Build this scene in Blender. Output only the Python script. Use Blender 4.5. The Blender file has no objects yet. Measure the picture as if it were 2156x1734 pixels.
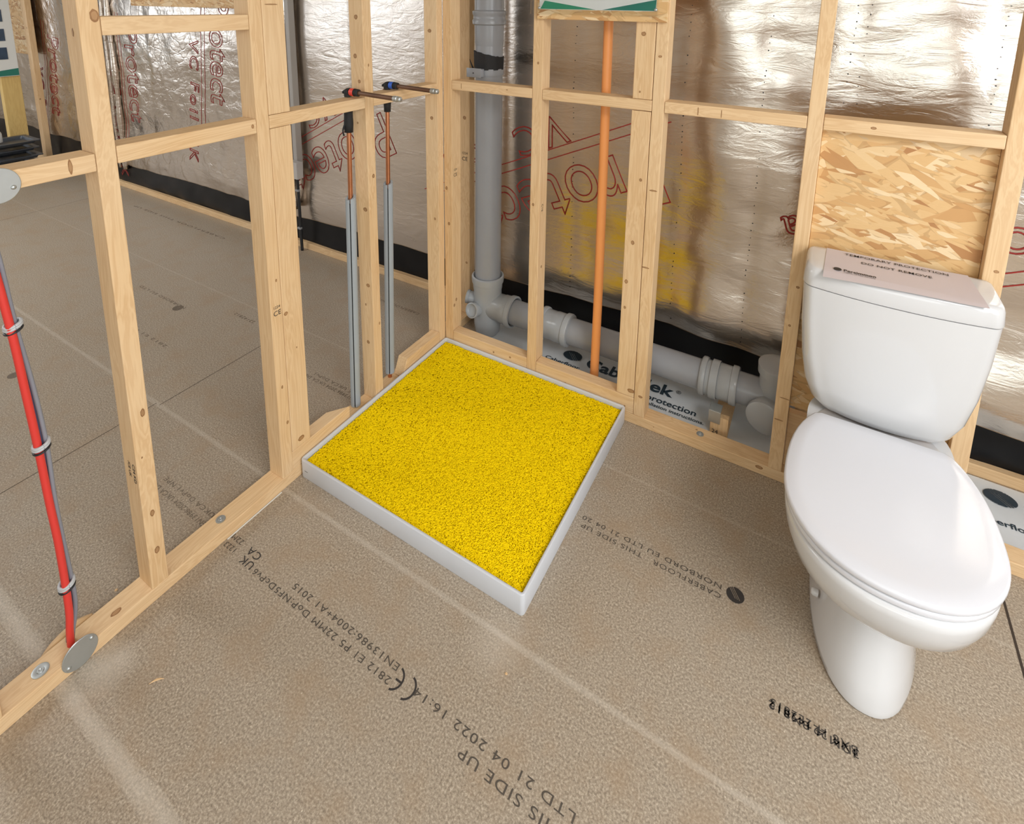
import bpy, bmesh, math, random
import numpy as np
from mathutils import Vector, Matrix, Euler

C = bpy.context.scene.collection
sc = bpy.context.scene
R = math.radians
PI = math.pi
rng = random.Random(7)

# ------------------------------------------------------------------ camera
CAM = Vector((1.35048184, -1.77212736, 1.51386962))
YAW, PITCH, ROLL = -0.52532742, -0.1867924, 0.01357103
F_PX, CY = 1164.4577, 225.3314
fw = Vector((math.sin(YAW) * math.cos(PITCH), math.cos(YAW) * math.cos(PITCH), math.sin(PITCH)))
r0 = Vector((math.cos(YAW), -math.sin(YAW), 0))
u0 = r0.cross(fw)
rt = math.cos(ROLL) * r0 + math.sin(ROLL) * u0
up = -math.sin(ROLL) * r0 + math.cos(ROLL) * u0
cd = bpy.data.cameras.new('camera')
cd.sensor_fit = 'HORIZONTAL'
cd.sensor_width = 36
cd.lens = 36 * F_PX / 2156
cd.shift_y = -(867 - CY) / 2156
cd.clip_start = 0.02
cam = bpy.data.objects.new('camera', cd)
C.objects.link(cam)
M = Matrix((rt, up, -fw)).transposed().to_4x4()
M.translation = CAM
cam.matrix_world = M
sc.camera = cam

# ------------------------------------------------------------------ light
w = bpy.data.worlds.new('world')
sc.world = w
w.use_nodes = True
bgn = w.node_tree.nodes['Background']
bgn.inputs[0].default_value = (0.75, 0.85, 1.0, 1)
bgn.inputs[1].default_value = 1.0
sc.view_settings.view_transform = 'Standard'
sc.view_settings.look = 'None'
sc.view_settings.gamma = 1
sc.view_settings.use_curve_mapping = False
sc.view_settings.exposure = 0.18


def area(name, loc, target, sx, sy, power, col):
    l = bpy.data.lights.new(name, 'AREA')
    l.shape = 'RECTANGLE'
    l.size = sx
    l.size_y = sy
    l.energy = power
    l.color = col
    o = bpy.data.objects.new(name, l)
    C.objects.link(o)
    o.location = loc
    o.rotation_euler = (Vector(target) - Vector(loc)).to_track_quat('-Z', 'Y').to_euler()
    return o


DAY = (0.93, 0.97, 1.0)
area('daylight_window_front_right', (1.9, -4.12, 1.5), (1.9, 0, 1.5), 2.2, 1.3, 14, (0.97, 1.0, 0.88))
area('daylight_window_front_left', (-5.4, -4.12, 1.5), (-5.4, 0, 1.5), 2.0, 1.3, 16, DAY)
area('daylight_window_right', (3.3, -1.9, 1.45), (0, -1.9, 1.0), 1.9, 1.4, 30, DAY)
area('daylight_window_left', (-7.3, -2.3, 1.5), (0, -2.3, 1.5), 2.0, 1.3, 17, DAY)
# ceiling panel lamps of the site hall
area('ceiling_panel_light_shower', (2.55, -1.75, 2.36), (2.0, -1.6, 0), 1.3, 1.1, 60, (1.0, 0.98, 0.96))
area('ceiling_panel_light_hall', (-3.2, -1.9, 2.36), (-3.2, -1.9, 0), 1.8, 0.9, 44, (0.96, 0.98, 1.0))


# ------------------------------------------------------------------ node helpers
class NT:
    def __init__(s, name):
        s.m = bpy.data.materials.new(name)
        s.m.use_nodes = True
        s.t = s.m.node_tree
        s.b = s.t.nodes['Principled BSDF']

    def n(s, typ, **kw):
        nd = s.t.nodes.new(typ)
        ins = kw.pop('ins', {})
        for k, v in kw.items():
            setattr(nd, k, v)
        for k, v in ins.items():
            s.put(nd.inputs[k], v)
        return nd

    def put(s, sock, v):
        if isinstance(v, bpy.types.NodeSocket):
            s.t.links.new(v, sock)
        elif isinstance(v, bpy.types.Node):
            s.t.links.new(v.outputs[0], sock)
        else:
            sock.default_value = v

    def math(s, op, a, b=None, c=None, clamp=False):
        nd = s.n('ShaderNodeMath', operation=op, use_clamp=clamp)
        s.put(nd.inputs[0], a)
        if b is not None: s.put(nd.inputs[1], b)
        if c is not None: s.put(nd.inputs[2], c)
        return nd.outputs[0]

    def noise(s, vec, scale, detail=4, rough=0.55, dist=0.0):
        nd = s.n('ShaderNodeTexNoise', ins={'Scale': scale, 'Detail': detail, 'Roughness': rough, 'Distortion': dist})
        s.put(nd.inputs['Vector'], vec)
        return nd.outputs['Fac']

    def mapping(s, vec, scale=(1, 1, 1), loc=(0, 0, 0), rot=(0, 0, 0)):
        nd = s.n('ShaderNodeMapping')
        s.put(nd.inputs['Vector'], vec)
        s.put(nd.inputs['Location'], loc)
        s.put(nd.inputs['Rotation'], rot)
        nd.inputs['Scale'].default_value = scale
        return nd.outputs[0]

    def ramp(s, fac, stops):
        nd = s.n('ShaderNodeValToRGB')
        s.put(nd.inputs[0], fac)
        cr = nd.color_ramp
        while len(cr.elements) < len(stops): cr.elements.new(0.5)
        for e, (p, c) in zip(cr.elements, stops):
            e.position = p
            e.color = (*c, 1) if len(c) == 3 else c
        return nd.outputs[0]

    def mix(s, fac, a, b, typ='MIX'):
        nd = s.n('ShaderNodeMix', data_type='RGBA', blend_type=typ)
        s.put(nd.inputs[0], fac)
        s.put(nd.inputs[6], (*a, 1) if isinstance(a, tuple) and len(a) == 3 else a)
        s.put(nd.inputs[7], (*b, 1) if isinstance(b, tuple) and len(b) == 3 else b)
        return nd.outputs[2]

    def bump(s, h, strength, dist=0.001, normal=None):
        nd = s.n('ShaderNodeBump', ins={'Strength': strength, 'Distance': dist})
        s.put(nd.inputs['Height'], h)
        if normal is not None: s.put(nd.inputs['Normal'], normal)
        return nd.outputs[0]

    def set(s, **kw):
        for k, v in kw.items():
            k = k.replace('_', ' ')
            s.put(s.b.inputs[k], (*v, 1) if isinstance(v, tuple) and len(v) == 3 and 'Color' in k else v)
        return s.m


def obj_coord(t, rand=True):
    tc = t.n('ShaderNodeTexCoord').outputs['Object']
    if not rand: return tc
    oi = t.n('ShaderNodeObjectInfo').outputs['Random']
    v = t.math('MULTIPLY', oi, 37.0)
    cx = t.n('ShaderNodeCombineXYZ')
    for i in range(3): t.put(cx.inputs[i], v)
    va = t.n('ShaderNodeVectorMath', operation='ADD')
    t.put(va.inputs[0], tc)
    t.put(va.inputs[1], cx.outputs[0])
    return va.outputs[0]


def plain(name, col, rough=0.5, metal=0.0, bump=None, coat=0.0, var=0.0):
    t = NT(name)
    base = col
    oc = obj_coord(t)
    if var:
        nz = t.noise(oc, 14, 5)
        base = t.mix(nz, tuple(c * (1 - var) for c in col), tuple(min(1, c * (1 + var)) for c in col))
    t.set(Base_Color=base, Roughness=rough, Metallic=metal)
    if coat: t.set(Coat_Weight=coat)
    if bump:
        t.put(t.b.inputs['Normal'], t.bump(t.noise(oc, bump[0], 3), bump[1]))
    return t.m


def wood_mat(name, axis, tint=(1, 1, 1)):
    t = NT(name)
    oc = obj_coord(t)
    sc_ = [38, 38, 38]
    sc_[axis] = 1.6
    v = t.mapping(oc, tuple(sc_))
    warp = t.noise(t.mapping(oc, tuple(5 if i != axis else 1.2 for i in range(3))), 1.0, 2)
    vv = t.n('ShaderNodeVectorMath', operation='ADD')
    t.put(vv.inputs[0], v)
    cx = t.n('ShaderNodeCombineXYZ')
    ww = t.math('MULTIPLY', warp, 7.0)
    for i in range(3): t.put(cx.inputs[i], ww)
    t.put(vv.inputs[1], cx.outputs[0])
    g = t.noise(vv.outputs[0], 1.5, 3, 0.5)
    bands = t.math('SINE', t.math('MULTIPLY', g, 34.0))
    bands = t.math('MULTIPLY_ADD', bands, 0.5, 0.5)
    fine = t.noise(t.mapping(oc, tuple(400 if i != axis else 9 for i in range(3))), 1.0, 3)
    big = t.noise(oc, 2.3, 3)
    a = tuple(x * y for x, y in zip((0.80, 0.565, 0.315), tint))
    b = tuple(x * y for x, y in zip((0.68, 0.435, 0.215), tint))
    c = t.mix(t.math('MULTIPLY', bands, 0.85), a, b)
    c = t.mix(t.math('MULTIPLY', fine, 0.32), c, tuple(x * 0.9 for x in b))
    c = t.mix(t.math('MULTIPLY', t.math('SUBTRACT', big, 0.35, clamp=True), 0.9), c, tuple(x * y for x, y in zip((0.86, 0.68, 0.46), tint)))
    t.set(Base_Color=c, Roughness=0.62)
    t.put(t.b.inputs['Normal'], t.bump(fine, 0.25, 0.0006))
    t.m['axis'] = axis
    return t.m


WX, WY, WZ = [wood_mat('planed_softwood_' + n, i) for i, n in enumerate(('grain_x', 'grain_y', 'grain_z'))]
WYEL = wood_mat('yellow_softwood', 2, (0.95, 0.95, 0.62))
KN = plain('wood_knot_core', (0.42, 0.24, 0.11), 0.6, var=0.3)
KR = plain('wood_knot_ring', (0.30, 0.15, 0.06), 0.6, var=0.3)
INK = plain('black_stamp_ink', (0.035, 0.03, 0.028), 0.7, var=0.3)


def osb_mat(name, dark=1.0):
    t = NT(name)
    oc = obj_coord(t)
    warp = t.n('ShaderNodeTexNoise', ins={'Scale': 7.0, 'Detail': 2.0})
    t.put(warp.inputs['Vector'], oc)
    cols = None
    hs = None
    last = None
    for k, (ang, sx, sz) in enumerate(((0.7, 9, 38), (-0.6, 10, 46), (0.12, 8, 34), (-0.25, 22, 100))):
        vm = t.mapping(oc, (1, 1, 1), (k * 3.1, 0, k * 1.7), (0, ang, 0))
        vm = t.mapping(vm, (sx, 25, sz))
        ad = t.n('ShaderNodeVectorMath', operation='MULTIPLY_ADD')
        t.put(ad.inputs[0], warp.outputs['Color'])
        ad.inputs[1].default_value = (0.3, 0.3, 0.7)
        t.put(ad.inputs[2], vm)
        vo = t.n('ShaderNodeTexVoronoi', feature='F1', ins={'Scale': 1.0, 'Randomness': 1.0})
        t.put(vo.inputs['Vector'], ad.outputs[0])
        sp = t.n('ShaderNodeSeparateColor')
        t.put(sp.inputs[0], vo.outputs['Color'])
        colr = t.ramp(sp.outputs[0], [(0.0, (0.42 * dark, 0.19 * dark, 0.07 * dark)), (0.1, (0.60 * dark, 0.33 * dark, 0.13 * dark)), (0.35, (0.74 * dark, 0.48 * dark, 0.22 * dark)), (0.65, (0.78 * dark, 0.54 * dark, 0.27 * dark)), (1.0, (0.90 * dark, 0.72 * dark, 0.46 * dark))])
        e = t.math('GREATER_THAN', vo.outputs['Distance'], 0.66)
        colr = t.mix(t.math('MULTIPLY', e, 0.35), colr, (0.34 * dark, 0.18 * dark, 0.07 * dark))
        if cols is None:
            cols = colr
            hs = sp.outputs[1]
        else:
            m = t.math('GREATER_THAN', sp.outputs[2], 0.5 if k < 3 else 0.72)
            cols = t.mix(m, cols, colr)
            hs = t.math('ADD', hs, t.math('MULTIPLY', m, sp.outputs[1]))
    grain = t.noise(t.mapping(oc, (60, 60, 500)), 1.0, 2)
    cols = t.mix(t.math('MULTIPLY', grain, 0.3), cols, (0.55 * dark, 0.33 * dark, 0.13 * dark))
    t.set(Base_Color=cols, Roughness=0.55)
    t.put(t.b.inputs['Normal'], t.bump(hs, 0.35, 0.0012))
    return t.m


OSB = osb_mat('oriented_strand_board')


def chip_mat():
    t = NT('chipboard_flooring')
    oc = obj_coord(t, False)
    sp = t.n('ShaderNodeSeparateXYZ')
    t.put(sp.inputs[0], oc)
    X, Y = sp.outputs[0], sp.outputs[1]
    f1 = t.noise(oc, 210, 5, 0.7)
    f2 = t.noise(oc, 420, 3, 0.6)
    big = t.noise(oc, 2.1, 5, 0.6)
    mid = t.noise(oc, 9, 5, 0.6)
    c = t.ramp(f1, [(0.34, (0.15, 0.112, 0.075)), (0.46, (0.31, 0.245, 0.175)), (0.54, (0.41, 0.335, 0.25)), (0.66, (0.64, 0.55, 0.43))])
    c = t.mix(t.math('MULTIPLY', big, 0.42), c, (0.41, 0.375, 0.325))
    warm = t.math('MULTIPLY', t.math('SUBTRACT', mid, 0.48, clamp=True), 2.2)
    c = t.mix(warm, c, (0.36, 0.255, 0.16))
    fleck = t.math('GREATER_THAN', f2, 0.72)
    c = t.mix(t.math('MULTIPLY', fleck, 0.55), c, (0.72, 0.62, 0.46))
    vo = t.n('ShaderNodeTexVoronoi', ins={'Scale': 38.0})
    t.put(vo.inputs['Vector'], oc)
    spk = t.math('LESS_THAN', vo.outputs['Distance'], 0.055)
    c = t.mix(t.math('MULTIPLY', spk, 0.6), c, (0.80, 0.72, 0.58))
    # pale residue along board joints (marks on the boards)
    n3 = t.noise(oc, 26, 4, 0.65)
    n4 = t.noise(oc, 3.5, 3, 0.6)
    tot = None
    for y0, wd, st in ((-1.426, 0.019, 0.55), (-0.838, 0.0085, 0.42), (-0.229, 0.005, 0.26), (0.37, 0.006, 0.2), (-2.026, 0.01, 0.2)):
        d = t.math('ABSOLUTE', t.math('SUBTRACT', Y, y0))
        d = t.math('DIVIDE', d, t.math('MULTIPLY', t.math('ADD', n4, 0.3), wd * 1.3))
        k = t.math('SUBTRACT', 1.0, d, clamp=True)
        k = t.math('MULTIPLY', t.math('SQRT', k), st)
        tot = k if tot is None else t.math('ADD', tot, k)
    # plaster dust puddle by the cable hole
    for px, py, rr, st in ((0.055, -1.36, 0.085, 1.1), (0.80, -0.86, 0.10, 0.5)):
        dx = t.math('SUBTRACT', X, px)
        dy = t.math('SUBTRACT', Y, py)
        d = t.math('SQRT', t.math('ADD', t.math('MULTIPLY', dx, dx), t.math('MULTIPLY', dy, dy)))
        k = t.math('SUBTRACT', 1.0, t.math('DIVIDE', t.math('ADD', d, t.math('MULTIPLY', n3, 0.03)), rr), clamp=True)
        tot = t.math('ADD', tot, t.math('MULTIPLY', k, st))
    tot = t.math('MULTIPLY', tot, t.math('ADD', n3, 0.25), clamp=True)
    c = t.mix(tot, c, (0.66, 0.60, 0.52))
    t.set(Base_Color=c, Roughness=0.42)
    h = t.noise(t.mapping(oc, (150, 240, 150), (0, 0, 0), (0, 0, 0.6)), 1.0, 4, 0.6)
    t.put(t.b.inputs['Normal'], t.bump(h, 0.5, 0.0012))
    return t.m


CHIP = chip_mat()


def foil_mat(name, base=(0.74, 0.67, 0.60), rough=0.21):
    t = NT(name)
    oc = obj_coord(t, False)
    n1 = t.noise(t.mapping(oc, (7, 1, 26)), 1.0, 5, 0.6, 0.8)
    n2 = t.noise(t.mapping(oc, (130, 1, 190)), 1.0, 3, 0.6)
    n3 = t.noise(oc, 2.5, 3)
    vo = t.n('ShaderNodeTexVoronoi', feature='DISTANCE_TO_EDGE', ins={'Scale': 9.0})
    va = t.n('ShaderNodeVectorMath', operation='MULTIPLY_ADD')
    wn = t.n('ShaderNodeTexNoise', ins={'Scale': 4.0, 'Detail': 3.0})
    t.put(wn.inputs['Vector'], oc)
    t.put(va.inputs[0], wn.outputs['Color'])
    va.inputs[1].default_value = (0.5, 0.5, 0.5)
    t.put(va.inputs[2], oc)
    t.put(vo.inputs['Vector'], va.outputs[0])
    crease = t.math('MINIMUM', vo.outputs['Distance'], 0.12)
    c = t.mix(n3, base, tuple(x * 0.86 for x in base))
    t.set(Base_Color=c, Metallic=1.0, Roughness=t.math('MULTIPLY_ADD', n1, 0.18, rough - 0.06))
    sx_ = t.n('ShaderNodeSeparateXYZ')
    t.put(sx_.inputs[0], oc)
    left = t.n('ShaderNodeMapRange', interpolation_type='SMOOTHSTEP', ins={'From Min': -1.4, 'From Max': -2.2})
    t.put(left.inputs['Value'], sx_.outputs[0])
    b1 = t.bump(n1, 0.50, 0.0050)
    b2 = t.bump(crease, t.math('MULTIPLY_ADD', left.outputs[0], 0.6, 0.03), 0.010, b1)
    b3 = t.bump(n2, 0.25, 0.0006, b2)
    t.put(t.b.inputs['Normal'], b3)
    return t.m


FOIL = foil_mat('reflective_foil_membrane')
RED = plain('red_print', (0.36, 0.025, 0.018), 0.5)
BLACKPOLY = plain('black_polythene', (0.006, 0.006, 0.007), 0.30, bump=(18, 0.4))
BLACKPOLY.node_tree.nodes['Principled BSDF'].inputs['Specular IOR Level'].default_value = 0.28
WHITEF = plain('white_padded_film', (0.72, 0.73, 0.74), 0.5, bump=(25, 0.3))
FILM = plain('pale_grey_protection_film', (0.70, 0.74, 0.77), 0.38, bump=(30, 0.25), var=0.08)
FILMINK = plain('dark_blue_print', (0.03, 0.05, 0.07), 0.4)
GREYPVC = plain('grey_pvc', (0.30, 0.315, 0.34), 0.28, var=0.05)
GREYPVC2 = plain('lighter_grey_pvc', (0.36, 0.38, 0.395), 0.25, var=0.04)
ORANGE = plain('orange_plastic', (0.90, 0.36, 0.11), 0.4)
CERAM = plain('white_vitreous_china', (0.66, 0.665, 0.675), 0.09, coat=0.3)
SEATM = plain('white_seat_plastic', (0.69, 0.70, 0.745), 0.16)
PAPER = plain('pinkish_white_paper', (0.60, 0.535, 0.55), 0.6)
TRAYM = plain('white_tray_plastic', (0.63, 0.655, 0.70), 0.4, var=0.04)
COPPER = plain('copper', (0.62, 0.27, 0.14), 0.3, 1.0, var=0.2)
DCOPPER = plain('tarnished_copper', (0.20, 0.12, 0.085), 0.42, 0.8, var=0.4)
TAPE = plain('black_tape', (0.015, 0.015, 0.016), 0.75, bump=(160, 0.9))
FOAM = plain('grey_pipe_foam', (0.36, 0.40, 0.43), 0.8, bump=(300, 0.3), var=0.06)
SLIT = plain('dark_slit', (0.03, 0.03, 0.03), 0.9)
ZINC = plain('galvanised_steel', (0.52, 0.55, 0.55), 0.42, 0.85, var=0.15)
REDC = plain('red_cable_sheath', (0.72, 0.05, 0.04), 0.4)
GREYC = plain('grey_cable_sheath', (0.25, 0.26, 0.30), 0.45)
BLUEC = plain('dark_blue_cable_sheath', (0.08, 0.09, 0.16), 0.45)
TIEM = plain('pale_tie_wrap', (0.52, 0.54, 0.56), 0.4)
BLUET = plain('blue_tape', (0.03, 0.13, 0.62), 0.45)
REDT = plain('red_tape', (0.80, 0.06, 0.04), 0.45)
YEL = plain('yellow_pile', (1.0, 0.74, 0.0), 0.7)
YEL.node_tree.nodes['Principled BSDF'].inputs['Specular IOR Level'].default_value = 0.15
WHITEP = plain('white_printed_paper', (0.80, 0.82, 0.80), 0.4)
GREENP = plain('green_print', (0.03, 0.30, 0.17), 0.4)
GREENP2 = plain('teal_print', (0.02, 0.20, 0.15), 0.4)
PLASTER = plain('white_plasterboard', (0.80, 0.78, 0.74), 0.8)
PLASTERW = plain('beige_plasterboard', (0.68, 0.62, 0.54), 0.8)
CHIPD = plain('dark_joint', (0.05, 0.035, 0.025), 0.9)
BLUEP = plain('dark_blue_picture', (0.03, 0.06, 0.11), 0.3, var=0.4)
BLK = plain('black_plastic', (0.02, 0.022, 0.026), 0.4)
FLOORINK = plain('faded_board_ink', (0.085, 0.07, 0.055), 0.8, var=0.35)
FLOORINK2 = plain('very_faded_board_ink', (0.17, 0.135, 0.10), 0.8, var=0.3)
t = NT('clear_acrylic')
t.set(Base_Color=(0.97, 0.98, 0.98), Roughness=0.03, Transmission_Weight=1.0, IOR=1.15)
ACRYL = t.m


# ------------------------------------------------------------------ mesh helpers
def link(name, me, mat=None, parent=None, loc=None):
    o = bpy.data.objects.new(name, me)
    if me is not None and mat is not None:
        for m_ in (mat if isinstance(mat, (list, tuple)) else [mat]): me.materials.append(m_)
    C.objects.link(o)
    if parent is not None:
        o.parent = parent
        pl = parent.location
        if loc is None: o.location = (0, 0, 0)
    if loc is not None: o.location = loc
    return o


def tag(o, label=None, cat=None, group=None, kind=None):
    if label: o['label'] = label
    if cat: o['category'] = cat
    if group: o['group'] = group
    if kind: o['kind'] = kind
    return o


def empty(name, loc=(0, 0, 0), **kw):
    o = link(name, None, loc=loc)
    o.empty_display_size = 0.05
    return tag(o, **kw)


def from_bm(name, bm, mat, parent=None, origin=None, smooth=False, sharp=None):
    """mesh in world coords; origin is subtracted and made the object's location (or the parent's)"""
    if parent is not None:
        po = Vector((0, 0, 0))
        q = parent
        while q is not None:
            po += Vector(q.location)
            q = q.parent
        bmesh.ops.translate(bm, verts=bm.verts, vec=-po)
    elif origin is not None:
        bmesh.ops.translate(bm, verts=bm.verts, vec=-Vector(origin))
    bmesh.ops.recalc_face_normals(bm, faces=bm.faces)
    me = bpy.data.meshes.new(name)
    bm.to_mesh(me)
    bm.free()
    if smooth:
        me.shade_smooth()
        if sharp: me.set_sharp_from_angle(angle=R(sharp))
    return link(name, me, mat, parent, origin if parent is None else None)


def bbox(bm, x0, x1, y0, y1, z0, z1, bev=0.0, seg=2, mi=0):
    r = bmesh.ops.create_cube(bm, size=1.0)
    vs = r['verts']
    for v in vs:
        v.co = Vector((x0 + (v.co.x + .5) * (x1 - x0), y0 + (v.co.y + .5) * (y1 - y0), z0 + (v.co.z + .5) * (z1 - z0)))
    fs = list({f for v in vs for f in v.link_faces})
    for f in fs: f.material_index = mi
    if bev:
        es = list({e for v in vs for e in v.link_edges})
        bmesh.ops.bevel(bm, geom=es, offset=bev, segments=seg, affect='EDGES', profile=0.5)


def cyl(bm, p0, p1, r, n=32, caps=True, r1=None, mi=0):
    p0, p1 = Vector(p0), Vector(p1)
    d = (p1 - p0)
    q = d.to_track_quat('Z', 'Y')
    r1 = r if r1 is None else r1
    a = []
    b = []
    for i in range(n):
        an = 2 * PI * i / n
        a.append(bm.verts.new(p0 + q @ Vector((math.cos(an) * r, math.sin(an) * r, 0))))
        b.append(bm.verts.new(p1 + q @ Vector((math.cos(an) * r1, math.sin(an) * r1, 0))))
    for i in range(n):
        f = bm.faces.new((a[i], a[(i + 1) % n], b[(i + 1) % n], b[i]))
        f.material_index = mi
    if caps:
        for ring, fl in ((a, True), (b, False)):
            f = bm.faces.new(ring[::-1] if fl else ring)
            f.material_index = mi


def lathe(bm, p0, axis, prof, n=40, mi=0):
    """prof: list of (distance along axis, radius), open profile; radius 0 collapses to a point"""
    p0 = Vector(p0)
    ax = Vector(axis).normalized()
    q = ax.to_track_quat('Z', 'Y')
    rings = []
    for h, r in prof:
        if r <= 1e-6:
            rings.append([bm.verts.new(p0 + ax * h)])
        else:
            rings.append([bm.verts.new(p0 + ax * h + q @ Vector((math.cos(2 * PI * i / n) * r, math.sin(2 * PI * i / n) * r, 0))) for i in range(n)])
    for A, B in zip(rings, rings[1:]):
        for i in range(n):
            j = (i + 1) % n
            if len(A) == 1 and len(B) == 1: continue
            if len(A) == 1: vs = (A[0], B[j], B[i])
            elif len(B) == 1: vs = (A[i], A[j], B[0])
            else: vs = (A[i], A[j], B[j], B[i])
            f = bm.faces.new(vs)
            f.material_index = mi


def tube(bm, pts, r, n=12, mi=0, caps=True, flat=1.0):
    pts = [Vector(p) for p in pts]
    # catmull subdivision
    P = []
    for i in range(len(pts) - 1):
        a = pts[max(0, i - 1)]
        b = pts[i]
        c = pts[i + 1]
        d = pts[min(len(pts) - 1, i + 2)]
        for k in range(6):
            s = k / 6
            P.append(0.5 * ((2 * b) + (c - a) * s + (2 * a - 5 * b + 4 * c - d) * s * s + (-a + 3 * b - 3 * c + d) * s ** 3))
    P.append(pts[-1])
    rings = []
    ref = None
    for i, p in enumerate(P):
        tng = (P[min(i + 1, len(P) - 1)] - P[max(i - 1, 0)]).normalized()
        if ref is None:
            ref = Vector((0, 0, 1)) if abs(tng.z) < .9 else Vector((1, 0, 0))
        s1 = tng.cross(ref).normalized()
        s2 = tng.cross(s1).normalized()
        ref = s2.cross(tng).normalized() if False else ref
        rr = r(i / (len(P) - 1)) if callable(r) else r
        rings.append([bm.verts.new(p + s1 * math.cos(2 * PI * k / n) * rr * flat + s2 * math.sin(2 * PI * k / n) * rr) for k in range(n)])
    for A, B in zip(rings, rings[1:]):
        for k in range(n):
            f = bm.faces.new((A[k], A[(k + 1) % n], B[(k + 1) % n], B[k]))
            f.material_index = mi
    if caps:
        for ring in (rings[0], rings[-1]):
            f = bm.faces.new(ring)
            f.material_index = mi


def loft(bm, rings, cap0=True, cap1=True, mi=0):
    rv = [[bm.verts.new(p) for p in ring] for ring in rings]
    n = len(rv[0])
    for A, B in zip(rv, rv[1:]):
        for k in range(n):
            f = bm.faces.new((A[k], A[(k + 1) % n], B[(k + 1) % n], B[k]))
            f.material_index = mi
    if cap0: bm.faces.new(rv[0][::-1]).material_index = mi
    if cap1: bm.faces.new(rv[-1]).material_index = mi


def text_mesh(s, size, spacing=1.0, extrude=0.0002, outline=0.0, align='LEFT', offset=0.0, resolution=4, shear=0.0):
    cu = bpy.data.curves.new('tx', 'FONT')
    cu.body = s
    cu.size = size
    cu.space_character = spacing
    cu.align_x = align
    cu.resolution_u = resolution
    cu.shear = shear
    cu.offset = offset
    if outline:
        cu.fill_mode = 'NONE'
        cu.bevel_depth = outline
        cu.bevel_resolution = 0
    else:
        cu.extrude = extrude
    o = bpy.data.objects.new('tx', cu)
    C.objects.link(o)
    bpy.context.view_layer.update()
    dg = bpy.context.evaluated_depsgraph_get()
    me = bpy.data.meshes.new_from_object(o.evaluated_get(dg))
    bpy.data.objects.remove(o)
    me.materials.clear()
    return me


def decal(name, meshes_mats, parent, mat):
    """join list of (mesh, matrix) into one mesh object under parent"""
    bm = bmesh.new()
    for me, mx in meshes_mats:
        tmp = me.copy()
        tmp.transform(mx)
        bm.from_mesh(tmp)
        bpy.data.meshes.remove(tmp)
    po = Vector((0, 0, 0))
    q = parent
    while q is not None:
        po += Vector(q.location)
        q = q.parent
    bmesh.ops.translate(bm, verts=bm.verts, vec=-po)
    me = bpy.data.meshes.new(name)
    bm.to_mesh(me)
    bm.free()
    return link(name, me, mat, parent)


def frame(o, ex, ey, ez=None):
    ex = Vector(ex).normalized()
    ey = Vector(ey).normalized()
    ez = ex.cross(ey)
    m = Matrix((ex, ey, ez)).transposed().to_4x4()
    m.translation = Vector(o)
    return m


# ------------------------------------------------------------------ timber
def knot(bm, face, x0, x1, y0, y1, z0, z1, a, b, ra, rb, two=True):
    """flush elliptical knot on a face ('+x','-y','+z'); a,b world coords of the two in-plane axes"""
    for k, (m, sc_) in enumerate(((2, 1.0), (1, 0.68))):
        off = 0.00025 * (k + 1)
        vs = []
        n = 14
        for i in range(n):
            an = 2 * PI * i / n
            ca, sa = math.cos(an) * ra * sc_ * rng.uniform(.9, 1.1), math.sin(an) * rb * sc_ * rng.uniform(.9, 1.1)
            if face == '+x': p = (x1 + off, a + ca, b + sa)
            elif face == '-y': p = (a + ca, y0 - off, b + sa)
            else: p = (a + ca, b + sa, z1 + off)
            vs.append(bm.verts.new(p))
        f = bm.faces.new(vs)
        f.material_index = m


def timber(name, x0, x1, y0, y1, z0, z1, label, cat, group=None, knots=(), mat=None, parent=None, nk=2, bev=0.0022):
    bm = bmesh.new()
    bbox(bm, x0, x1, y0, y1, z0, z1, bev, 2)
    L = (x1 - x0, y1 - y0, z1 - z0)
    ax = L.index(max(L))
    if not knots and nk:
        ks = []
        for _ in range(nk):
            if ax == 2:
                zz = rng.uniform(z0 + .1, min(z1, 1.6) - .05)
                if rng.random() < .5: ks.append(('-y', rng.uniform(x0 + .01, x1 - .01), zz, .006, .0075))
                else: ks.append(('+x', rng.uniform(y0 + .01, y1 - .01), zz, .006, .0075))
            elif ax == 0: ks.append(('-y', rng.uniform(x0 + .05, x1 - .05), rng.uniform(z0 + .01, z1 - .01), .007, .004))
            else: ks.append(('+x', rng.uniform(y0 + .05, y1 - .05), rng.uniform(z0 + .01, z1 - .01), .007, .004))
        knots = ks
    for fc, a, b, ra, rb in knots:
        knot(bm, fc, x0, x1, y0, y1, z0, z1, a, b, ra, rb)
    org = ((x0 + x1) / 2, (y0 + y1) / 2, z0)
    o = from_bm(name, bm, [mat or (WX, WY, WZ)[ax], KN, KR], parent, None if parent else org)
    if label: tag(o, label, cat, group)
    return o


TOP = 2.36
DEP = 0.063
GR = 'studs of the right-hand partition'
GL = 'studs of the left-hand partition'
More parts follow.
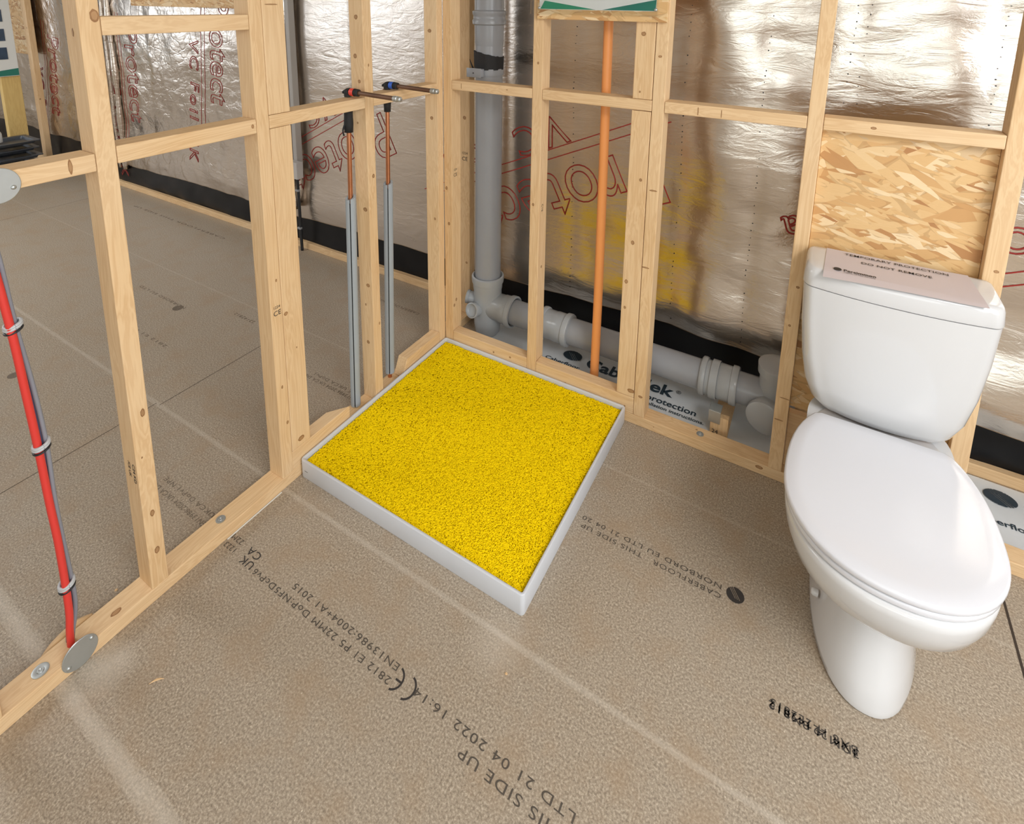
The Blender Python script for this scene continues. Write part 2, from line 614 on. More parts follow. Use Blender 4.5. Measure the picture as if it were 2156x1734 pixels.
# --- right partition: front plane y=0, back y=DEP
st = []
s_ = timber('wall_stud', 0.001, 0.041, 0, DEP, 0.038, TOP, 'corner stud of the right-hand partition, touching the left-hand partition behind the yellow tray', 'stud', nk=4)
R1 = s_
R2 = timber('wall_stud', 0.408, 0.448, 0, DEP, 0.038, TOP, 'single stud between the grey soil pipe and the orange pipe', 'stud', knots=[('-y', .422, .76, .005, .006), ('+x', .03, .5, .005, .006), ('-y', .43, 1.3, .004, .005)])
R3 = timber('wall_stud', 0.853, 0.893, 0, DEP, 0.038, TOP, 'full-height stud right of the orange pipe, its foot by the right corner of the tray', 'stud', knots=[('-y', .876, .12, .008, .005), ('-y', .865, .62, .013, .003), ('-y', .875, .9, .013, .003), ('-y', .87, 1.35, .006, .004)])
timber('flat_stud', 0.786, 0.851, 0, 0.038, 0.105, 1.166, 'wide stud turned flat, lower length right of the orange pipe, under the noggin', 'stud', knots=[('-y', .80, .55, .006, .008), ('-y', .815, .70, .006, .008), ('-y', .83, .93, .005, .006), ('-y', .84, .13, .014, .008), ('-y', .80, .45, .004, .006)])
timber('flat_stud', 0.786, 0.851, 0, 0.038, 1.206, TOP, 'wide stud turned flat, upper length standing on the noggin below the sign', 'stud', knots=[('-y', .812, 1.42, .008, .007), ('-y', .81, 1.23, .003, .004)])
R4 = timber('wall_stud', 1.305, 1.345, 0, DEP, 0.038, TOP, 'stud just left of the toilet, one edge of the strand board panel', 'stud', knots=[('-y', 1.33, .68, .005, .004), ('-y', 1.32, .55, .004, .004), ('-y', 1.33, .30, .014, .002), ('-y', 1.32, .22, .013, .002)])
R5 = timber('wall_stud', 1.744, 1.788, 0, DEP, 0.038, TOP, 'rightmost stud of the partition, behind the right side of the cistern', 'stud', knots=[('-y', 1.77, .85, .006, .004), ('-y', 1.76, .5, .006, .005)])
timber('wall_stud', 2.20, 2.24, 0, DEP, 0.038, TOP, 'partition stud out of frame at the far right beyond the toilet', 'stud', nk=1)
# noggins right
NZ0, NZ1 = 1.168, 1.205
timber('noggin', 0.042, 0.407, 0, DEP, NZ0, NZ1, 'noggin crossing in front of the grey soil pipe', 'noggin', knots=[('-y', .09, 1.186, .0015, .012), ('-y', .3, 1.19, .004, .002)])
timber('noggin', 0.449, 0.852, 0, DEP, NZ0, NZ1, 'noggin crossing in front of the orange pipe', 'noggin', knots=[('+z', .47, .02, .004, .002)])
timber('noggin', 0.894, 1.304, 0, DEP, NZ0, NZ1, 'noggin spanning the foil-backed bay left of the toilet', 'noggin', knots=[('-y', 1.0, 1.185, .002, .014), ('-y', 1.07, 1.185, .0015, .013)])
timber('noggin', 1.346, 1.743, 0, DEP, 1.170, 1.206, 'noggin along the top of the strand board panel behind the toilet', 'noggin', nk=1)
# sole plate right + risers
SPR = timber('sole_plate', 0.0, 2.8, 0, DEP, 0.0, 0.038, 'sole plate of the right-hand partition, running from the tray behind the toilet', 'sole plate', knots=[('-y', .93, .02, .002, .002), ('+z', 1.07, .045, .004, .003), ('-y', 1.28, .025, .012, .006)])
timber('packer', 0.042, 0.407, 0, 0.046, 0.039, 0.104, 'timber packer on the sole plate below the grey soil pipe, behind the tray', 'packer', knots=[('-y', .25, .075, .004, .004), ('-y', .33, .08, .005, .004)])
timber('packer', 0.449, 0.852, 0, 0.046, 0.039, 0.104, 'timber packer on the sole plate below the orange pipe, behind the tray', 'packer', knots=[('-y', .58, .06, .004, .003), ('-y', .82, .06, .003, .003)])
# --- left partition: front plane x=0, back x=-DEP
L0 = timber('wall_stud', -DEP, 0, -1.562, -1.522, 0.038, TOP, 'stud whose foot just shows at the left picture edge, left of the round cable plate', 'stud', nk=2)
L1 = timber('wall_stud', -DEP, 0, -1.227, -1.187, 0.038, TOP, 'single stud nearest the camera, standing alone right of the red cable', 'stud', knots=[('+x', -1.197, 1.475, .009, .014), ('+x', -1.20, .53, .005, .011), ('+x', -1.206, .25, .005, .009), ('+x', -1.206, .14, .006, .010), ('+x', -1.213, .415, .002, .003), ('-y', -.03, 1.44, .004, .009)])
L2 = timber('wall_stud', -DEP, 0, -0.840, -0.801, 0.038, TOP, 'doubled stud at the near end of the tray, left of its flat partner', 'stud', knots=[('+x', -.82, .35, .003, .006), ('+x', -.815, .7, .003, .005), ('+x', -.81, .22, .004, .006)])
timber('flat_stud', -0.038, 0, -0.800, -0.730, 0.105, 1.154, 'wide stud turned flat, lower length at the near end of the tray', 'stud', knots=[('+x', -.765, .13, .012, .008), ('+x', -.79, .58, .007, .006), ('+x', -.76, .45, .002, .003)])
timber('flat_stud', -0.038, 0, -0.800, -0.730, 1.194, TOP, 'wide stud turned flat, upper length above the noggin left of the copper pipes', 'stud', knots=[('+x', -.77, 1.5, .02, .002)])
L3 = timber('wall_stud', -DEP, 0, -0.430, -0.391, 0.038, TOP, 'stud standing between the two copper pipes', 'stud', knots=[('+x', -.405, .91, .006, .008), ('+x', -.40, .34, .003, .006), ('+x', -.41, 1.3, .003, .005), ('-y', -.03, 1.46, .008, .008), ('-y', -.04, 1.33, .008, .008), ('-y', -.025, 1.245, .006, .006), ('-y', -.02, .79, .009, .008), ('-y', -.02, .50, .008, .007), ('-y', -.04, 1.1, .004, .004), ('-y', -.03, .27, .007, .007), ('-y', -.035, .42, .003, .005)])
L4 = timber('wall_stud', -DEP, 0, -0.038, -0.001, 0.038, TOP, 'last stud of the left-hand partition, meeting the corner behind the tray', 'stud', knots=[('-y', -.035, 1.40, .009, .007), ('-y', -.03, 1.05, .008, .007), ('-y', -.02, .62, .005, .006)])
timber('noggin', -DEP, 0, -1.521, -1.228, 1.143, 1.182, 'noggin at far left carrying the upper round metal plate', 'noggin', knots=[('+x', -1.275, 1.165, .004, .016)])
timber('noggin', -DEP, 0, -1.186, -0.841, 1.150, 1.190, 'middle-height noggin between the stud nearest the camera and the doubled stud', 'noggin', knots=[('+x', -.853, 1.172, .004, .006)])
timber('noggin', -DEP, 0, -1.186, -0.841, 1.433, 1.473, 'topmost noggin at left, under the strand board patch', 'noggin', nk=0)
timber('noggin', -DEP, 0, -0.800, -0.431, 1.155, 1.193, 'noggin carrying the copper elbow marked with red tape', 'noggin', nk=0)
timber('noggin', -DEP, 0, -0.390, -0.039, 1.157, 1.195, 'noggin carrying the copper elbow marked with blue tape', 'noggin', nk=0)
timber('sole_plate', -DEP - .002, 0, -2.5, -0.001, 0.0, 0.038, 'sole plate of the left-hand partition, running towards the camera from the tray', 'sole plate', knots=[('+z', -.022, -1.30, .007, .012)])
# packers left (one with a sawn splayed end)
bm = bmesh.new()
vs = [(-.046, -.801), (-.046, -.625), (0, -.56), (0, -.801)]
bot = [bm.verts.new((x, y, .039)) for x, y in vs]
topv = [bm.verts.new((x, y, .104)) for x, y in vs]
for i in range(4): bm.faces.new((bot[i], bot[(i + 1) % 4], topv[(i + 1) % 4], topv[i]))
bm.faces.new(bot); bm.faces.new(topv)
bmesh.ops.bevel(bm, geom=bm.edges[:], offset=.0015, segments=1, affect='EDGES')
tag(from_bm('packer', bm, WY, origin=(-.02, -.68, .039)), 'timber packer with a sawn splayed end left of the left copper pipe foot', 'packer')
bm = bmesh.new()
pr = [(-.282, .039), (-.04, .039), (-.04, .104), (-.252, .104)]
A = [bm.verts.new((-.046, y, z)) for y, z in pr]
B = [bm.verts.new((0, y, z)) for y, z in pr]
for i in range(4): bm.faces.new((A[i], A[(i + 1) % 4], B[(i + 1) % 4], B[i]))
bm.faces.new(A); bm.faces.new(B)
bmesh.ops.bevel(bm, geom=bm.edges[:], offset=.0015, segments=1, affect='EDGES')
tag(from_bm('packer', bm, WY, origin=(-.02, -.17, .039)), 'timber packer with a sloping end between the cold pipe foot and the corner', 'packer')
# stub partition behind the corner
timber('sole_plate', -.098, -.035, .065, .36, 0, .038, 'short sole plate running back from the corner beside the soil pipe', 'sole plate', nk=1)
ES = timber('wall_stud', -.098, -.032, .235, .275, .0385, TOP, 'stud standing behind the corner, left of the grey soil pipe', 'stud', knots=[('-y', -.06, 1.0, .008, .009), ('-y', -.05, .3, .006, .006)])
# nails / screws through plates
def washer(x, y, z, r, label):
    bm = bmesh.new()
    lathe(bm, (x, y, z), (0, 0, 1), [(0.0002, r), (.0018, r), (.0022, r * .8), (.0016, r * .45), (.0035, r * .4), (.0035, r * .2), (.002, r * .12), (.002, 0)], 24)
    return tag(from_bm('fixing_screw', bm, ZINC, origin=(x, y, z), smooth=True, sharp=40), label, 'screw')
washer(-.037, -1.022, .038, .013, 'screw head on the left sole plate between the two nearest studs')
washer(-.032, -1.447, .038, .016, 'screw head on the left sole plate at the left picture edge')
washer(1.085, .030, .038, .012, 'screw head on the right sole plate left of the toilet')

# stamps on studs
def stamp(parent, o, ex, ey, s='CE', size=.02):
    me = text_mesh(s, size, extrude=.0001)
    mx = frame(o, ex, ey)
    decal('grade_stamp', [(me, mx)], parent, INK)
stamp(L1, (-.020, -1.2276, .40), (0, 0, -1), (1, 0, 0), 'C24 KD', .016)
stamp(L1, (-.040, -1.2276, .40), (0, 0, -1), (1, 0, 0), '/CE UK', .014)
stamp(L2, (-.004, -.8406, .56), (1, 0, 0), (0, 0, 1), '', .012)
stamp(L2, (.0004, -.832, .59), (0, 1, 0), (0, 0, 1), 'CE', .022)
stamp(L2, (.0004, -.832, .612), (0, 1, 0), (0, 0, 1), '1224', .012)
stamp(R1, (.0414, .012, .80), (0, 1, 0), (0, 0, 1), 'CE', .020)
stamp(R1, (.0414, .012, .825), (0, 1, 0), (0, 0, 1), '1224', .012)
stamp(ES, (-.075, .2346, .80), (1, 0, 0), (0, 0, 1), 'CE', .026)
stamp(ES, (-.075, .2346, .83), (1, 0, 0), (0, 0, 1), '1224', .016)
stamp(R2, (.4484, .02, .76), (0, 0, -1), (0, 1, 0), 'C16', .018)

# ------------------------------------------------------------------ foil wall
def vnoise(x, y, seed):
    xi = np.floor(x).astype(int); yi = np.floor(y).astype(int)
    xf = x - xi; yf = y - yi
    def h(a, b):
        k = (a * 374761393 + b * 668265263 + seed * 1442695041) & 0x7fffffff
        k = ((k ^ (k >> 13)) * 1274126177) & 0x7fffffff
        return ((k ^ (k >> 16)) & 0xffff) / 65535.0
    u = xf * xf * (3 - 2 * xf); v = yf * yf * (3 - 2 * yf)
    return (h(xi, yi) * (1 - u) + h(xi + 1, yi) * u) * (1 - v) + (h(xi, yi + 1) * (1 - u) + h(xi + 1, yi + 1) * u) * v

def ridge(x, y, seed): return 1 - np.abs(2 * vnoise(x, y, seed) - 1)

def sstep(a, b, x):
    t_ = np.clip((x - a) / (b - a), 0, 1)
    return t_ * t_ * (3 - 2 * t_)

WALL_Y = 0.402
def hem(x):
    x = np.asarray(x, float)
    h = .175 + .02 * vnoise(x * 2.3, x * 0 + 3, 5) + .012 * vnoise(x * 7, x * 0 + 1, 9)
    h = h + .045 * np.exp(-((x - 1.0) / .5) ** 2) * .6
    h = h + .09 * sstep(-3.6, -3.9, x)
    return h

def disp(x, z):
    x = np.asarray(x, float); z = np.asarray(z, float)
    crink = sstep(-1.5, -2.1, x) * 1.0
    soft = sstep(.75, 1.1, x)
    flat = 1 - crink - soft * .6
    wx = x + .08 * vnoise(x * 3, z * 3, 31)
    wz = z + .08 * vnoise(x * 3, z * 3, 32)
    d = .010 * vnoise(wx * 2.2, wz * 3.0, 1)
    d += soft * (.018 * vnoise(wx * 3.2, wz * 4.5 + wx * 1.3, 2) + .0035 * vnoise(wx * 5, wz * 13 + wx * 4, 3) + .0007 * vnoise(wx * 12, wz * 30, 8))
    d += crink * (.008 * ridge(wx * 5, wz * 5, 4) + .0035 * ridge(wx * 12 + wz * 5, wz * 11, 6) + .0012 * ridge(wx * 25, wz * 24, 12))
    d += np.clip(flat, 0, 1) * (.004 * vnoise(wx * 4, wz * 3, 7) + .0006 * vnoise(wx * 9, wz * 17, 11))
    d += sstep(.75, 1.05, x) * (.040 * vnoise(wx * 2.4 + 4, wz * 4.2 + wx * 1.6, 61) + .012 * vnoise(wx * 6 + wz * 2, wz * 9 - wx * 3, 62))
    d += .050 * sstep(.22, .95, z) * sstep(-.1, .15, x) * sstep(1.6, .55, x)
    # belly above the hem
    low = np.exp(-((z - hem(x) - .09) / .13) ** 2)
    d += low * (.012 + .030 * sstep(.0, .6, x) * (0.5 + .8 * vnoise(x * 4, x * 0, 21)))
    d += np.exp(-((z - .45) / .25) ** 2) * .014 * sstep(.2, .7, x) * vnoise(wx * 6, wz * 9 + wx * 3, 22)
    # taut vertical lines where the sheet is stitched to battens
    for sx in (.882, 1.155, .425, 1.418, 1.775, -.18, -.95, -3.0):
        d -= .003 * np.exp(-((x - sx) / .03) ** 2)
    return np.maximum(d, 0.0)

def foil_sheet(name, x0, x1, step, z1, parent=None):
    xs = np.arange(x0, x1 + 1e-6, step)
    nz = 170
    ts = np.linspace(0, 1, nz)
    ts = ts ** 1.25
    X, T_ = np.meshgrid(xs, ts, indexing='ij')
    H = hem(X)
    Z = H + T_ * (z1 - H)
    Y = WALL_Y - .004 - disp(X, Z)
    # curl the hem back to the wall
    Y[:, 0] = WALL_Y - .006
    co = np.stack([X, Y, Z], -1).reshape(-1, 3)
    nx = len(xs)
    i = np.arange(nx - 1)[:, None] * nz + np.arange(nz - 1)[None, :]
    f = np.stack([i, i + nz, i + nz + 1, i + 1], -1).reshape(-1, 4)
    me = bpy.data.meshes.new(name)
    me.vertices.add(len(co)); me.vertices.foreach_set('co', co.ravel())
    me.loops.add(f.size); me.loops.foreach_set('vertex_index', f.ravel().astype(np.int32))
    me.polygons.add(len(f))
    me.polygons.foreach_set('loop_start', np.arange(0, f.size, 4, dtype=np.int32))
    me.update(calc_edges=True)
    me.shade_smooth()
    return link(name, me, FOIL, parent)

bm = bmesh.new()
bbox(bm, -7.5, 3.4, WALL_Y, WALL_Y + .12, 0, 2.4)
wall_back = from_bm('wall_back', bm, BLACKPOLY)
tag(wall_back, 'foil-lined outer wall behind the timber partitions', kind='structure')
foil = foil_sheet('foil_lining', -7.3, 3.3, .016, 2.395, wall_back)
foil['label'] = 'crinkled silver foil vapour barrier with red print'

# wrinkled black membrane between foil hem and batten
xs = np.arange(-7.3, 3.3, .03)
bm = bmesh.new()
prev = None
for x in xs:
    cur = []
    for k in range(9):
        z = .02 + k / 8 * .30
        y = WALL_Y - .003 - .010 * float(vnoise(np.array(x * 9), np.array(z * 14), 41)) - .010 * float(ridge(np.array(x * 5 + z * 8), np.array(z * 5), 42)) * (1 - k / 8)
        cur.append(bm.verts.new((x, min(y, WALL_Y - .002), z)))
    if prev:
        for k in range(8): bm.faces.new((prev[k], cur[k], cur[k + 1], prev[k + 1]))
    prev = cur
mb = from_bm('black_membrane', bm, BLACKPOLY, wall_back, smooth=True)
mb['label'] = 'black polythene damp membrane showing under the foil'
# foot batten
timber('trim_1', -7.3, 3.3, .362, .390, 0, .041, None, None, nk=0)['kind'] = 'structure'

# rolled white hem at the right
bm = bmesh.new()
tube(bm, [(1.70, .352, .255), (2.0, .350, .245), (2.4, .352, .24), (2.9, .352, .242)], lambda s: .024 + .003 * math.sin(s * 30), 14)
from_bm('rolled_white_hem', bm, WHITEF, wall_back, smooth=True)['label'] = 'white rolled padding along the foil hem right of the toilet'

# red outline print on the foil
def foil_text(s, size, origin, ang, spacing=1.0, rules=False, thick=.0028, sx=1.0):
    me = text_mesh(s, size, spacing, outline=thick, resolution=5)
    n = len(me.vertices)
    co = np.empty(n * 3); me.vertices.foreach_get('co', co); co = co.reshape(-1, 3)
    co[:, 0] *= sx
    ca, sa = math.cos(ang), math.sin(ang)
    x = origin[0] + co[:, 0] * ca - co[:, 1] * sa
    z = origin[1] + co[:, 0] * sa + co[:, 1] * ca
    y = WALL_Y - .004 - disp(x, z) - .0012 - co[:, 2] * .6
    out = np.stack([x, y, z], -1)
    me.vertices.foreach_set('co', out.ravel())
    return me

def foil_line(p, q, r=.0022, n=60):
    bm = bmesh.new()
    pts = []
    for i in range(n + 1):
        x = p[0] + (q[0] - p[0]) * i / n; z = p[1] + (q[1] - p[1]) * i / n
        pts.append(Vector((x, WALL_Y - .0052 - float(disp(x, z)), z)))
    ux, uz = q[0] - p[0], q[1] - p[1]
    L_ = math.hypot(ux, uz); nx, nz = -uz / L_ * r, ux / L_ * r
    prev = None
    for c in pts:
        cur = (bm.verts.new((c.x + nx, c.y, c.z + nz)), bm.verts.new((c.x - nx, c.y, c.z - nz)))
        if prev: bm.faces.new((prev[0], prev[1], cur[1], cur[0]))
        prev = cur
    me = bpy.data.meshes.new('l'); bm.to_mesh(me); bm.free()
    return me

prints = []
I4 = Matrix.Identity(4)
def stamp_block(px, pz, ang, S=.33, vc='VC Foil UK', rules=True):
    """px,pz: where the word's baseline starts; text is printed turned by ang"""
    e1 = (math.cos(ang), math.sin(ang)); e2 = (-math.sin(ang), math.cos(ang))
    P_ = lambda a, b: (px + e1[0] * a + e2[0] * b, pz + e1[1] * a + e2[1] * b)
    prints.append(foil_text('Protect', S, P_(0, 0), ang, 1.0, sx=.86))
    W = S * 3.5
    if rules:
        prints.append(foil_line(P_(-.1, -.06), P_(W, -.06)))
        prints.append(foil_line(P_(-.1, -.10), P_(W, -.10)))
    if vc: prints.append(foil_text(vc, S * .52, P_(.34, -.235), ang, 1.3))
stamp_block(.77, .975, PI + .42, .36, 'VC Foil')
stamp_block(-.70, .935, PI + .48, .345, 'VC Foil')
stamp_block(-2.15, 1.55, -1.72, .28)
stamp_block(-3.30, 1.30, -1.60, .28)
stamp_block(2.75, 1.00, PI + .42, .34)
prints.append(foil_text('a', .15, (1.305, .79), PI + .3))
stamp_block(-4.6, 1.2, -1.72, .28)
decal('red_lettering', [(m_, I4) for m_ in prints], foil, RED)

# stitched perforation lines
bm = bmesh.new()
for sx, z0, z1 in ((.882, .25, 2.2), (1.155, .25, 2.2), (.425, .25, 2.2), (1.400, 1.2, 2.2), (1.435, 1.2, 2.2), (1.775, 1.15, 2.2), (-.18, .3, 2.2)):
    z = z0
    while z < z1:
        x = sx + .004 * math.sin(z * 9) + rng.uniform(-.002, .002)
        y = WALL_Y - .0055 - float(disp(x, z))
        a = rng.uniform(.0012, .0028); b = rng.uniform(.0012, .003)
        vs = [bm.verts.new((x + math.cos(k * PI / 3) * a, y, z + math.sin(k * PI / 3) * b)) for k in range(6)]
        bm.faces.new(vs)
        z += rng.uniform(.018, .04) if rng.random() < .8 else .07
from_bm('stitch_holes', bm, BLK, foil)['kind'] = 'stuff'

# OSB patch at upper left of back wall
bm = bmesh.new()
bbox(bm, -3.05, -1.85, .34, .352, 1.455, 2.38, .001, 1)
tag(from_bm('strand_board_patch', bm, OSB, origin=(-2.4, .346, 1.455)), 'strand board sheet high on the foil wall, seen above the topmost left noggin', 'board')
# folded foil strip beside it (vertical lap)
bm = bmesh.new()
for k, (x, r) in enumerate(((-3.62, .018), (-3.55, .012), (-3.46, .020))):
    tube(bm, [(x + .006 * math.sin(z * 7 + k), .368, z) for z in (.16, .5, .9, 1.3, 1.7, 2.1, 2.39)], lambda s, r=r: r * (1 + .25 * math.sin(s * 40)), 10, flat=1.0)
from_bm('foil_fold', bm, FOIL, wall_back, smooth=True)['label'] = 'vertical folds of foil at a sheet lap'
bm = bmesh.new()
for k, (x, r) in enumerate(((-.205, .010), (-.165, .006))):
    tube(bm, [(x + .004 * math.sin(z * 11 + k), .384, z) for z in (.2, .5, .9, 1.3, 1.7, 2.1, 2.39)], lambda s, r=r: r * (1 + .35 * math.sin(s * 60)), 8)
from_bm('foil_fold', bm, FOIL, wall_back, smooth=True)

# conduit bundle on the back wall (x ~ -1.4)
ct = empty('cable_trunking', (-1.38, .34, 0), label='vertical foil-wrapped service run with a grey box on the far foil wall', cat='trunking')
bm = bmesh.new()
tube(bm, [(-1.405 + .006 * math.sin(z * 5), .345, z) for z in (.26, .5, .8, 1.1, 1.5, 1.9, 2.3)], lambda s: .026 * (1 + .2 * math.sin(s * 50)), 12)
tube(bm, [(-1.46 + .006 * math.sin(z * 6), .352, z) for z in (.95, 1.1, 1.5, 1.9, 2.3)], lambda s: .020 * (1 + .25 * math.sin(s * 60)), 12)
from_bm('foil_sleeve', bm, FOIL, ct, smooth=True)
bm = bmesh.new()
bbox(bm, -1.372, -1.340, .33, .372, .50, 2.3, .003)
from_bm('duct', bm, plain('grey_trunking', (.42, .40, .38), .45), ct)
bm = bmesh.new()
bbox(bm, -1.45, -1.29, .285, .33, .475, .575, .003)
bb = from_bm('junction_box', bm, plain('light_grey_box', (.52, .50, .49), .45), ct)
bm = bmesh.new()
for k in range(4): cyl(bm, (-1.40 + k * .02, .2845, .535), (-1.40 + k * .02, .2855, .535), .0025, 8)
from_bm('knockout', bm, BLK, bb)
bm = bmesh.new()
tube(bm, [(-1.355, .335, .49), (-1.352, .336, .30), (-1.35, .335, .10), (-1.348, .335, .001)], .009, 10)
from_bm('cable', bm, BLK, ct, smooth=True)
for z in (.38, .14):
    bm = bmesh.new()
    bbox(bm, -1.365, -1.338, .322, .338, z, z + .012, .002)
    from_bm('clip', bm, GREYPVC, ct)

# ------------------------------------------------------------------ room shell
bm = bmesh.new()
bbox(bm, -7.5, 3.4, -4.2, WALL_Y, -.05, 0)
floor = tag(from_bm('floor', bm, CHIP), 'chipboard floor with printed markings', kind='structure')
bm = bmesh.new()
bbox(bm, -7.5, 3.4, -4.2, WALL_Y + .1, 2.4, 2.5)
tag(from_bm('ceiling', bm, PLASTER), kind='structure')


def wall_with_window(name, axis, pos, thick, a0, a1, holes, mat):
    """axis 'x': wall at x=pos spanning y; axis 'y': wall at y=pos spanning x; holes (h0,h1,z0,z1)"""
    bm = bmesh.new()
    cuts = sorted(holes)
    cur = a0
    segs = []
    for h0, h1, z0, z1 in cuts:
        segs.append((cur, h0, 0, 2.4))
        segs.append((h0, h1, 0, z0)); segs.append((h0, h1, z1, 2.4))
        cur = h1
    segs.append((cur, a1, 0, 2.4))
    for s0, s1, z0, z1 in segs:
        if axis == 'x': bbox(bm, pos, pos + thick, s0, s1, z0, z1)
        else: bbox(bm, s0, s1, pos, pos + thick, z0, z1)
    return tag(from_bm(name, bm, mat), kind='structure')


wall_with_window('wall_front', 'y', -4.3, .1, -7.5, 3.4, [(.75, 3.05, .85, 2.15), (-6.5, -4.3, .85, 2.15)], PLASTERW)
wall_with_window('wall_right', 'x', 3.4, .1, -4.3, WALL_Y + .1, [(-2.9, -.9, .75, 2.15)], PLASTERW)
wall_with_window('wall_left', 'x', -7.6, .1, -4.3, WALL_Y + .1, [(-3.4, -1.2, .85, 2.15)], PLASTERW)
n_ = 0
for ax, pos, a0, a1, z0, z1 in (('y', -4.26, .75, 3.05, .85, 2.15), ('y', -4.26, -6.5, -4.3, .85, 2.15), ('x', 3.44, -2.9, -.9, .75, 2.15), ('x', -7.56, -3.4, -1.2, .85, 2.15)):
    n_ += 1
    bm = bmesh.new()
    for s0, s1, q0, q1 in ((a0, a0 + .05, z0, z1), (a1 - .05, a1, z0, z1), (a0 + .05, a1 - .05, z0, z0 + .05), (a0 + .05, a1 - .05, z1 - .05, z1), ((a0 + a1) / 2 - .02, (a0 + a1) / 2 + .02, z0 + .05, z1 - .05)):
        if ax == 'y': bbox(bm, s0, s1, pos, pos + .04, q0, q1, .003, 1)
        else: bbox(bm, pos, pos + .04, s0, s1, q0, q1, .003, 1)
    tag(from_bm('window_%d' % n_, bm, TRAYM), kind='structure')

# ------------------------------------------------------------------ floor prints & joints
def flat180(s, size, x, y, spacing=1.1, z=.0004, ang=PI, offset=0.0, sx=1.0):
    me = text_mesh(s, size, spacing, extrude=.0001, offset=offset)
    return (me, Matrix.Translation((x, y, z)) @ Matrix.Rotation(ang, 4, 'Z') @ Matrix.Diagonal((sx, 1, 1, 1)))

def fit180(s, size, xs, xe, y, **kw):
    """text turned half round, starting at x=xs and ending at x=xe (xe<xs)"""
    me = text_mesh(s, size, 1.15, extrude=.0001)
    xsv = [v.co.x for v in me.vertices]
    wdt = max(xsv)
    return (me, Matrix.Translation((xs, y, .0004)) @ Matrix.Rotation(PI, 4, 'Z') @ Matrix.Diagonal(((xs - xe) / wdt, 1, 1, 1)))

T1 = []
T1.append(fit180('CABERFLOOR', .026, 1.36, 1.12, -1.061))
T1.append(fit180('THIS SIDE UP', .026, 1.085, .835, -1.055))
T1.append(fit180('NORBORD EU LTD 21 04 2022 16:14', .024, 1.36, .69, -1.023))
T1.append(fit180('2812 E1 P5 22MM DoP:NF5DcPv6', .022, .632, .145, -1.040))
T1.append(fit180('EN13986:2004+A1 2015', .022, .632, .27, -1.010))
T1.append(fit180('1223', .020, .055, .008, -1.033))
T1.append(fit180('22M', .020, .050, .006, -1.008))
decal('printed_board_lettering', T1, floor, FLOORINK)
T2 = []
T2.append(fit180('UK', .028, .135, .085, -1.034))
T2.append(fit180('CA', .028, .130, .080, -1.008))
decal('conformity_mark', T2, floor, INK)
def arc_mark(cx, cy, r, w_, z, kind):
    bm = bmesh.new()
    n = 20
    prev = None
    for i in range(n + 1):
        a = -R(78) + R(156) * i / n
        cur = [bm.verts.new((cx + math.cos(a) * q, cy + math.sin(a) * q, z)) for q in (r - w_, r)]
        if prev: bm.faces.new((prev[0], prev[1], cur[1], cur[0]))
        prev = cur
    if kind == 'E':
        bm.faces.new([bm.verts.new(p) for p in ((cx + .006, cy - w_ / 2, z), (cx + r - w_, cy - w_ / 2, z), (cx + r - w_, cy + w_ / 2, z), (cx + .006, cy + w_ / 2, z))])
    from_bm('conformity_mark', bm, INK, floor)
arc_mark(.668, -1.036, .025, .0042, .0006, 'C')
arc_mark(.633, -1.036, .025, .0042, .0006, 'E')
T3 = []
T3.append(fit180('CABERFLOOR', .020, 1.245, 1.065, -.462))
T3.append(fit180('THIS SIDE UP', .020, 1.035, .852, -.462))
T3.append(fit180('NORBORD EU LTD 21 04 20', .020, 1.243, .845, -.436))
decal('printed_board_lettering', T3, floor, FLOORINK)
# smudged overprint by the toilet foot
T4 = [fit180('3N4 22142812', .024, 1.548, 1.378, -.640), fit180('BX8 H 2E2815', .024, 1.546, 1.380, -.636), fit180('12M 4 8X812', .022, 1.545, 1.376, -.643)]
decal('smudged_print', T4, floor, plain('smudged_ink', (0.05, 0.042, 0.035), 0.8, var=0.4))
# far prints
T5 = [fit180('EN13986:2004 UKCA DoPv1', .022, -.095, -.40, -1.03), fit180('UKCA DoPv1 NPE', .02, -.1, -.36, -1.00),
      fit180('EN13986:2004 UKCA DoPv1', .022, -.10, -.42, -.43), fit180('NPE UKCA DoPv1', .02, -.11, -.36, -.405),
      fit180('CABERFLOOR THIS SIDE', .024, -.28, -.62, .165), fit180('NORBORD EU LTD', .022, -1.30, -1.72, -.40), fit180('2812 E1 P5', .02, -1.06, -1.35, -.62),
      fit180('CABERFLOOR THIS SIDE UP', .024, -1.90, -3.0, .195), fit180('22142812', .024, -.9, -1.05, -.30)]
decal('printed_board_lettering', T5, floor, FLOORINK2)


